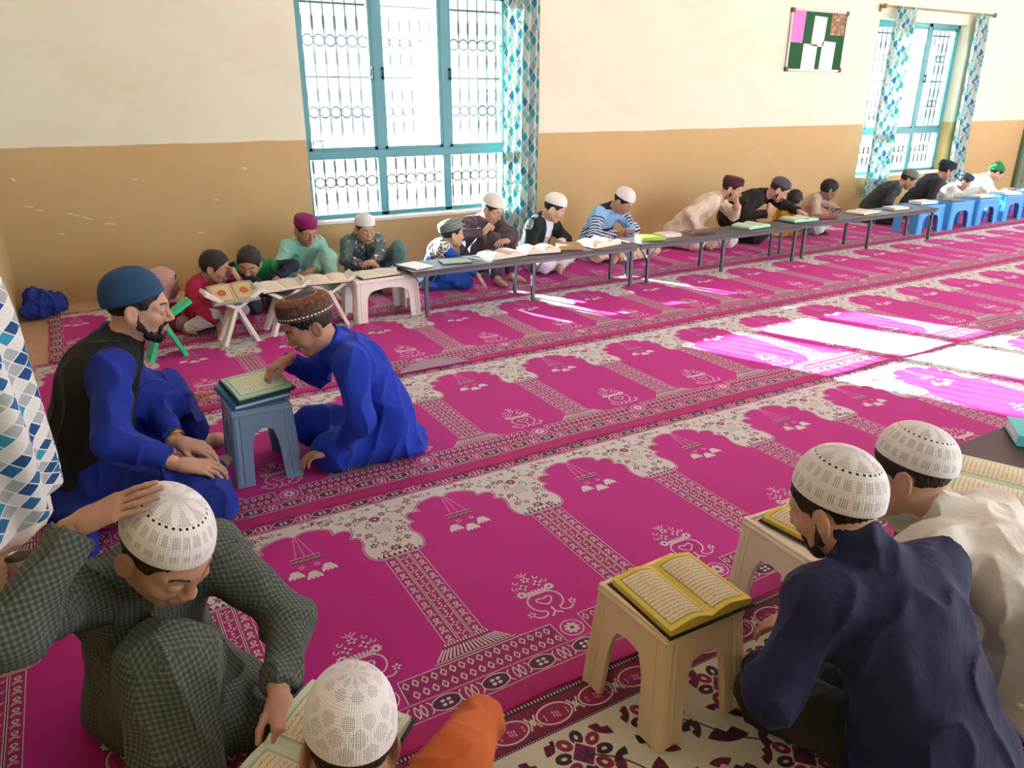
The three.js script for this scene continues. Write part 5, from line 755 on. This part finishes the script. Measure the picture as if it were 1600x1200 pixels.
openBook('open cream book before the boy in tan', [6.98, bt + 0.006, -4.92], [0, 0.1, 0], { w: 0.15, h: 0.2, t: 0.02, cover: '#b8a880', page: pageA });
closedBook('white book on the far end of the third bench', [7.5, bt + 0.006, -4.92], 1.5, { w: 0.16, h: 0.22, t: 0.025, cover: '#d9dcd8' });
[[8.42, 'white book on the first blue stool', 0.03, '#e4e6e6'], [9.0, 'thin book on the second blue stool', 0.012, '#8a8078'], [9.58, 'white book on the third blue stool', 0.02, '#eeeeea'], [10.16, 'white book on the fourth blue stool', 0.028, '#ecebe6'], [10.78, 'pale book on the blue stool at the picture edge', 0.02, '#e8e4de']].forEach(([x, l, t, c]) => closedBook(l, [x, FL + 0.309, -5.2], 1.45, { w: 0.18, h: 0.26, t, cover: c }));
closedBook('tan book standing behind the white stool', [2.08, FL, -5.28], 0.2, { w: 0.16, h: 0.05, t: 0.22, cover: '#d8b878' });

// ---------- curtains ----------
function diamondCloth(seed, cells, cols, ground = '#e9ede8') { // diagonal squares printed with thin white lines
  const N = 1024, [c, x] = canvas(N, N), r = rng(seed), k = N / cells; x.fillStyle = ground; x.fillRect(0, 0, N, N);
  for (let j = 0; j < cells; j++) for (let i = 0; i < cells; i++) { x.fillStyle = cols(i, j, r); x.beginPath(); const cx = (i + 0.5) * k, cy = (j + 0.5) * k; x.moveTo(cx, cy - k * 0.45); x.lineTo(cx + k * 0.45, cy); x.lineTo(cx, cy + k * 0.45); x.lineTo(cx - k * 0.45, cy); x.fill();
    x.fillStyle = cols(i + 1, j + 2, r); for (const [a, b] of [[0, 0]]) { const qx = (i + a) * k, qy = (j + b) * k; for (const ox of [0, N]) for (const oy of [0, N]) { const px = (qx + ox) % (N * 2), py = (qy + oy) % (N * 2); x.beginPath(); x.moveTo(px, py - k * 0.45); x.lineTo(px + k * 0.45, py); x.lineTo(px, py + k * 0.45); x.lineTo(px - k * 0.45, py); x.fill(); } } }
  return ctex(c);
}
const blues = (i, j, r) => { const d = (i * 2 + j * 3) % 7; return d < 2 ? ['#2a6d9e', '#2f9ab8', '#1f4f86'][Math.floor(r() * 3)] : d < 4 ? '#a9b8b8' : '#dfe6e2'; };
const teals = (i, j, r) => ((i + j) % 3 === 0 ? ['#2f8fa6', '#2b6f96', '#3a9c94'][Math.floor(r() * 3)] : (i + 2 * j) % 3 === 0 ? '#8fa9a4' : '#b4c6bf');
const texNear = diamondCloth(4, 8, blues), texFar = diamondCloth(9, 6, teals, '#cfdcd4');
const curtainMat = (t) => new THREE.MeshPhysicalMaterial({ color: '#ffffff', map: t, roughness: 0.95, transmission: 0.14, thickness: 0, side: THREE.DoubleSide, bumpMap: clothBump, bumpScale: 0.001 });
const farCloth = curtainMat(texFar), nearCloth = mat('#ffffff', 0.9, { map: texNear, side: THREE.DoubleSide, bumpMap: clothBump, bumpScale: 0.001 });
function sheet(nu, nv, fn, uvf) { const pos = [], uv = [], idx = []; for (let j = 0; j <= nv; j++) for (let i = 0; i <= nu; i++) { pos.push(...fn(i / nu, j / nv)); uv.push(...uvf(i / nu, j / nv)); } for (let j = 0; j < nv; j++) for (let i = 0; i < nu; i++) { const a = j * (nu + 1) + i; idx.push(a, a + 1, a + nu + 1, a + 1, a + nu + 2, a + nu + 1); } const g = new THREE.BufferGeometry(); g.setAttribute('position', new THREE.Float32BufferAttribute(pos, 3)); g.setAttribute('uv', new THREE.Float32BufferAttribute(uv, 2)); g.setIndex(idx); g.computeVertexNormals(); return g; }
function curtain(label, x0, x1, xb0, xb1, yt, yb, z, folds, seed) {
  const g = sheet(folds * 14, 40, (u, v) => { const a = x0 + (x1 - x0) * u, b = xb0 + (xb1 - xb0) * u, x = a + (b - a) * v + 0.006 * noise(u * 9, v * 3, seed); return [x, yt + (yb - yt) * v + (v > 0.97 ? 0.01 * noise(u * 12, 1, seed) : 0), z + 0.032 * Math.sin(u * folds * 2 * PI + 0.7 * noise(v * 2, seed, 1)) * (0.75 + 0.4 * noise(u * 4, v * 1.5, seed)) + 0.01 * noise(u * 3, v * 3, seed + 9)]; }, (u, v) => [u * folds * 0.19 / 0.62, -v * (yt - yb) / 0.62]);
  return tag(mesh('curtain', g, farCloth), label, 'curtain');
}
curtain('blue-green diamond curtain at the right side of the large window', 3.6, 3.97, 3.55, 3.95, 2.5, 0.2, ZW + 0.1, 5, 3);
curtain('blue-green diamond curtain nearer the notice board at the far window', 9.0, 9.42, 8.93, 9.42, 2.47, 0.24, ZW + 0.1, 5, 5);
curtain('pale diamond curtain at the right side of the far window', 10.68, 10.98, 10.72, 11.12, 2.47, 0.24, ZW + 0.1, 4, 8);
for (const [a, b, l] of [[1.55, 4.1, 'thin curtain rod above the large window'], [8.78, 11.08, 'thin curtain rod with round ends above the far window']]) {
  const g = thing('curtain_rod', l, 'curtain rod', [0, 0, 0]), rm = mat('#8a7a5a', 0.4, { metalness: 0.6 }); mesh('pole', bar([a, 2.46, ZW + 0.1], [b, 2.46, ZW + 0.1], 0.012, 10), rm, g);
  for (const x of [a, b]) { mesh('finial', new THREE.SphereGeometry(0.03, 14, 10).translate(x, 2.46, ZW + 0.1), rm, g); mesh('bracket', merge([box(0.02, 0.02, 0.1, x + (x === a ? 0.05 : -0.05), 2.455, ZW + 0.05), box(0.04, 0.08, 0.012, x + (x === a ? 0.05 : -0.05), 2.45, ZW + 0.006)]), rm, g); }
}
{ // near curtain: hangs down the left wall, gathered up into a bundle whose pale lining shows below
  const cx = -0.335, cz = -2.27, g = thing('gathered_curtain', 'white and blue checked curtain bundled up at the left edge', 'curtain', [cx, 0, cz]);
  const R = (a, v) => { const b = v < 0.62 ? 0.075 + 0.05 * v : 0.106 + 0.05 * Math.sin((v - 0.62) / 0.38 * PI * 0.62); return b * (1 + 0.13 * Math.sin(a * 7 + 2.5 * v) + 0.12 * noise(Math.cos(a) * 2, v * 5, Math.sin(a) * 2)); };
  const cl = (x) => Math.max(x, XL - cx + 0.01);
  mesh('cloth', sheet(110, 70, (u, v) => { const a = u * 2 * PI, r = R(a, v); return [cl(Math.cos(a) * r), 2.5 - v * (2.5 - 0.4) + (v > 0.9 ? 0.05 * Math.sin(a * 1 + 2.2) * (v - 0.9) * 10 : 0), Math.sin(a) * r * 1.1]; }, (u, v) => [u * 2.6, -v * 6.2]), nearCloth, g);
  mesh('lining', (() => { const q = new THREE.SphereGeometry(1, 40, 24), p = q.attributes.position; for (let i = 0; i < p.count; i++) { const x = p.getX(i), y = p.getY(i), z = p.getZ(i), k = 1 + 0.05 * noise(x * 3, y * 3, z * 3) + 0.03 * Math.sin(Math.atan2(z, x) * 9); p.setXYZ(i, cl(x * 0.135 * k), 0.405 + y * 0.105 * k, z * 0.145 * k); } q.computeVertexNormals(); return q; })(), mat('#e4e0cc', 0.9, { bumpMap: clothBump, bumpScale: 0.002 }), g);
}
{ const row = scene.getObjectByName('prayer_carpet'); mesh('end_border', sheet(3, 60, (u, v) => [-0.285 + u * 0.085 + 0.012 * noise(v * 6, 1, 3), 0.0165 + 0.006 * noise(v * 5, u, 2) - (u < 0.01 ? 0.012 : 0), -4.93 - v * 1.2], (u, v) => [v * 1.2 / PP, 1 - (0.006 + (1 - u) * 0.056) / 1.225]), carpetMat, row); }
{ const row = scene.getObjectByName('prayer_carpet_001'), w = (u) => Math.pow(Math.sin(PI * Math.min(1, u * 1.02)), 0.6); mesh('turned_edge', sheet(40, 12, (u, v) => [1.42 + u * 0.44, 0.02 + (0.03 * Math.sin(v * PI * 0.9) + 0.012 * v) * w(u), -3.712 - v * 0.075 * w(u) + 0.004 * noise(u * 6, v, 1)], (u, v) => [u, v]), mat('#a58c9a', 0.95, { side: THREE.DoubleSide, bumpMap: clothBump, bumpScale: 0.002 }), row).userData.label = 'pale mauve underside of the turned-up edge'; }
// ---------- notice board ----------
{
  const x0 = 7.3, x1 = 8.25, y0 = 1.73, y1 = 2.375, z = ZW, g = thing('notice_board', 'green notice board with pale metal frame', 'notice board', [(x0 + x1) / 2, (y0 + y1) / 2, z]), W = x1 - x0, H = y1 - y0, fm = mat('#b9bcb6', 0.4, { metalness: 0.5 }), cm = mat('#4a4238', 0.5);
  mesh('felt', box(W - 0.02, H - 0.02, 0.014, 0, 0, 0.009), mat('#1f5a34', 0.95, { bumpMap: pileBump, bumpScale: 0.001 }), g);
  mesh('frame', merge([rbox(W, 0.024, 0.026, 0.004, 0, H / 2 - 0.012, 0.013), rbox(W, 0.024, 0.026, 0.004, 0, -H / 2 + 0.012, 0.013), rbox(0.024, H, 0.026, 0.004, -W / 2 + 0.012, 0, 0.013), rbox(0.024, H, 0.026, 0.004, W / 2 - 0.012, 0, 0.013)]), fm, g);
  for (const a of [-1, 1]) for (const b of [-1, 1]) mesh('corner_cap', rbox(0.05, 0.05, 0.03, 0.006, a * (W / 2 - 0.02), b * (H / 2 - 0.02), 0.015), cm, g);
  const sheetTex = pageTex(44, '#f3f3f0', '#f3f3f0', '#c9cac6'), pm = mat('#ffffff', 0.8, { map: sheetTex });
  const paper = (label, cx, cy, w, h, rot, m) => { const p = mesh('paper_sheet', box(w, h, 0.0015), m); p.position.set((x0 + x1) / 2 + cx, (y0 + y1) / 2 + cy, z + 0.0185); p.rotation.z = rot; return tag(p, label, 'paper'); };
  paper('pink paper sheet pinned at the left of the notice board', -0.345, 0.14, 0.2, 0.33, -0.03, mat('#cf7fc4', 0.85));
  paper('white sheet pinned at the upper middle of the notice board', 0.01, 0.1, 0.21, 0.31, -0.05, pm);
  paper('white sheet pinned at the lower middle of the notice board', -0.11, -0.17, 0.23, 0.27, -0.03, pm);
  paper('white sheet pinned at the lower right of the notice board', 0.2, -0.15, 0.23, 0.3, -0.04, pm);
  const [c, x] = canvas(128, 96), r = rng(3); x.fillStyle = '#8a6a4c'; x.fillRect(0, 0, 128, 96); for (let i = 0; i < 60; i++) { x.fillStyle = ['#b08a68', '#6a4630', '#c4a488', '#7a8a5a'][Math.floor(r() * 4)]; x.fillRect(r() * 128, r() * 96, 4 + r() * 26, 3 + r() * 12); }
  paper('brown printed picture at the top right of the notice board', 0.32, 0.185, 0.24, 0.23, 0, mat('#ffffff', 0.7, { map: ctex(c) }));
}
// ---------- small things on the floor ----------
{ const g = thing('steel_tumbler', 'steel tumbler on the carpet at the left edge', 'tumbler', [-0.345, 0.014, -2.53]); mesh('cup', new THREE.LatheGeometry([[0, 0.003], [0.026, 0.003], [0.03, 0.0], [0.032, 0.01], [0.038, 0.085], [0.041, 0.092], [0.0405, 0.095], [0.038, 0.09], [0.03, 0.012], [0, 0.008]].map((p) => new THREE.Vector2(...p)), 36), mat('#b9b4ac', 0.22, { metalness: 0.95 }), g); mesh('rim_band', new THREE.TorusGeometry(0.0375, 0.0016, 6, 36).rotateX(PI / 2).translate(0, 0.072, 0), mat('#b9b4ac', 0.25, { metalness: 0.95 }), g); }
tag(mesh('wooden_stick', new THREE.TubeGeometry(new THREE.CatmullRomCurve3([V(0.26, 0.03, -3.93), V(0.36, 0.032, -3.92), V(0.5, 0.03, -3.885), V(0.72, 0.028, -3.86)]), 30, 0.009, 8), mat('#b98f55', 0.6)), 'pale wooden stick lying on the carpet behind the grey stool', 'stick');
{ const prims = [ell([0, 0.09, 0], [0.1, 0.09, 0.11], 0.06), ell([0.12, 0.08, 0.08], [0.1, 0.075, 0.09], 0.06), ell([0.2, 0.06, 0.02], [0.07, 0.06, 0.08], 0.05), ell([-0.01, 0.05, 0.13], [0.12, 0.05, 0.08], 0.06)], [lo, hi] = bounds(prims, 0.03);
  const geo = boxUV(netMesh(field(prims, (x, y, z, d) => { const r1 = 1 - Math.abs(noise(x * 12, y * 9, z * 12)); return Math.max(d - 0.03 * r1 * r1 * r1 + 0.012, 0.003 - y); }), lo, hi, 0.009), 4); const m = mesh('cloth_bundle', geo, fabric('#1c3aa0')); m.position.set(-0.345, FL, -6.18); m.scale.set(0.72, 1.05, 0.9); tag(m, 'crumpled royal blue cloth heaped in the corner by the wall', 'cloth'); }
renderer.render(scene, camera);
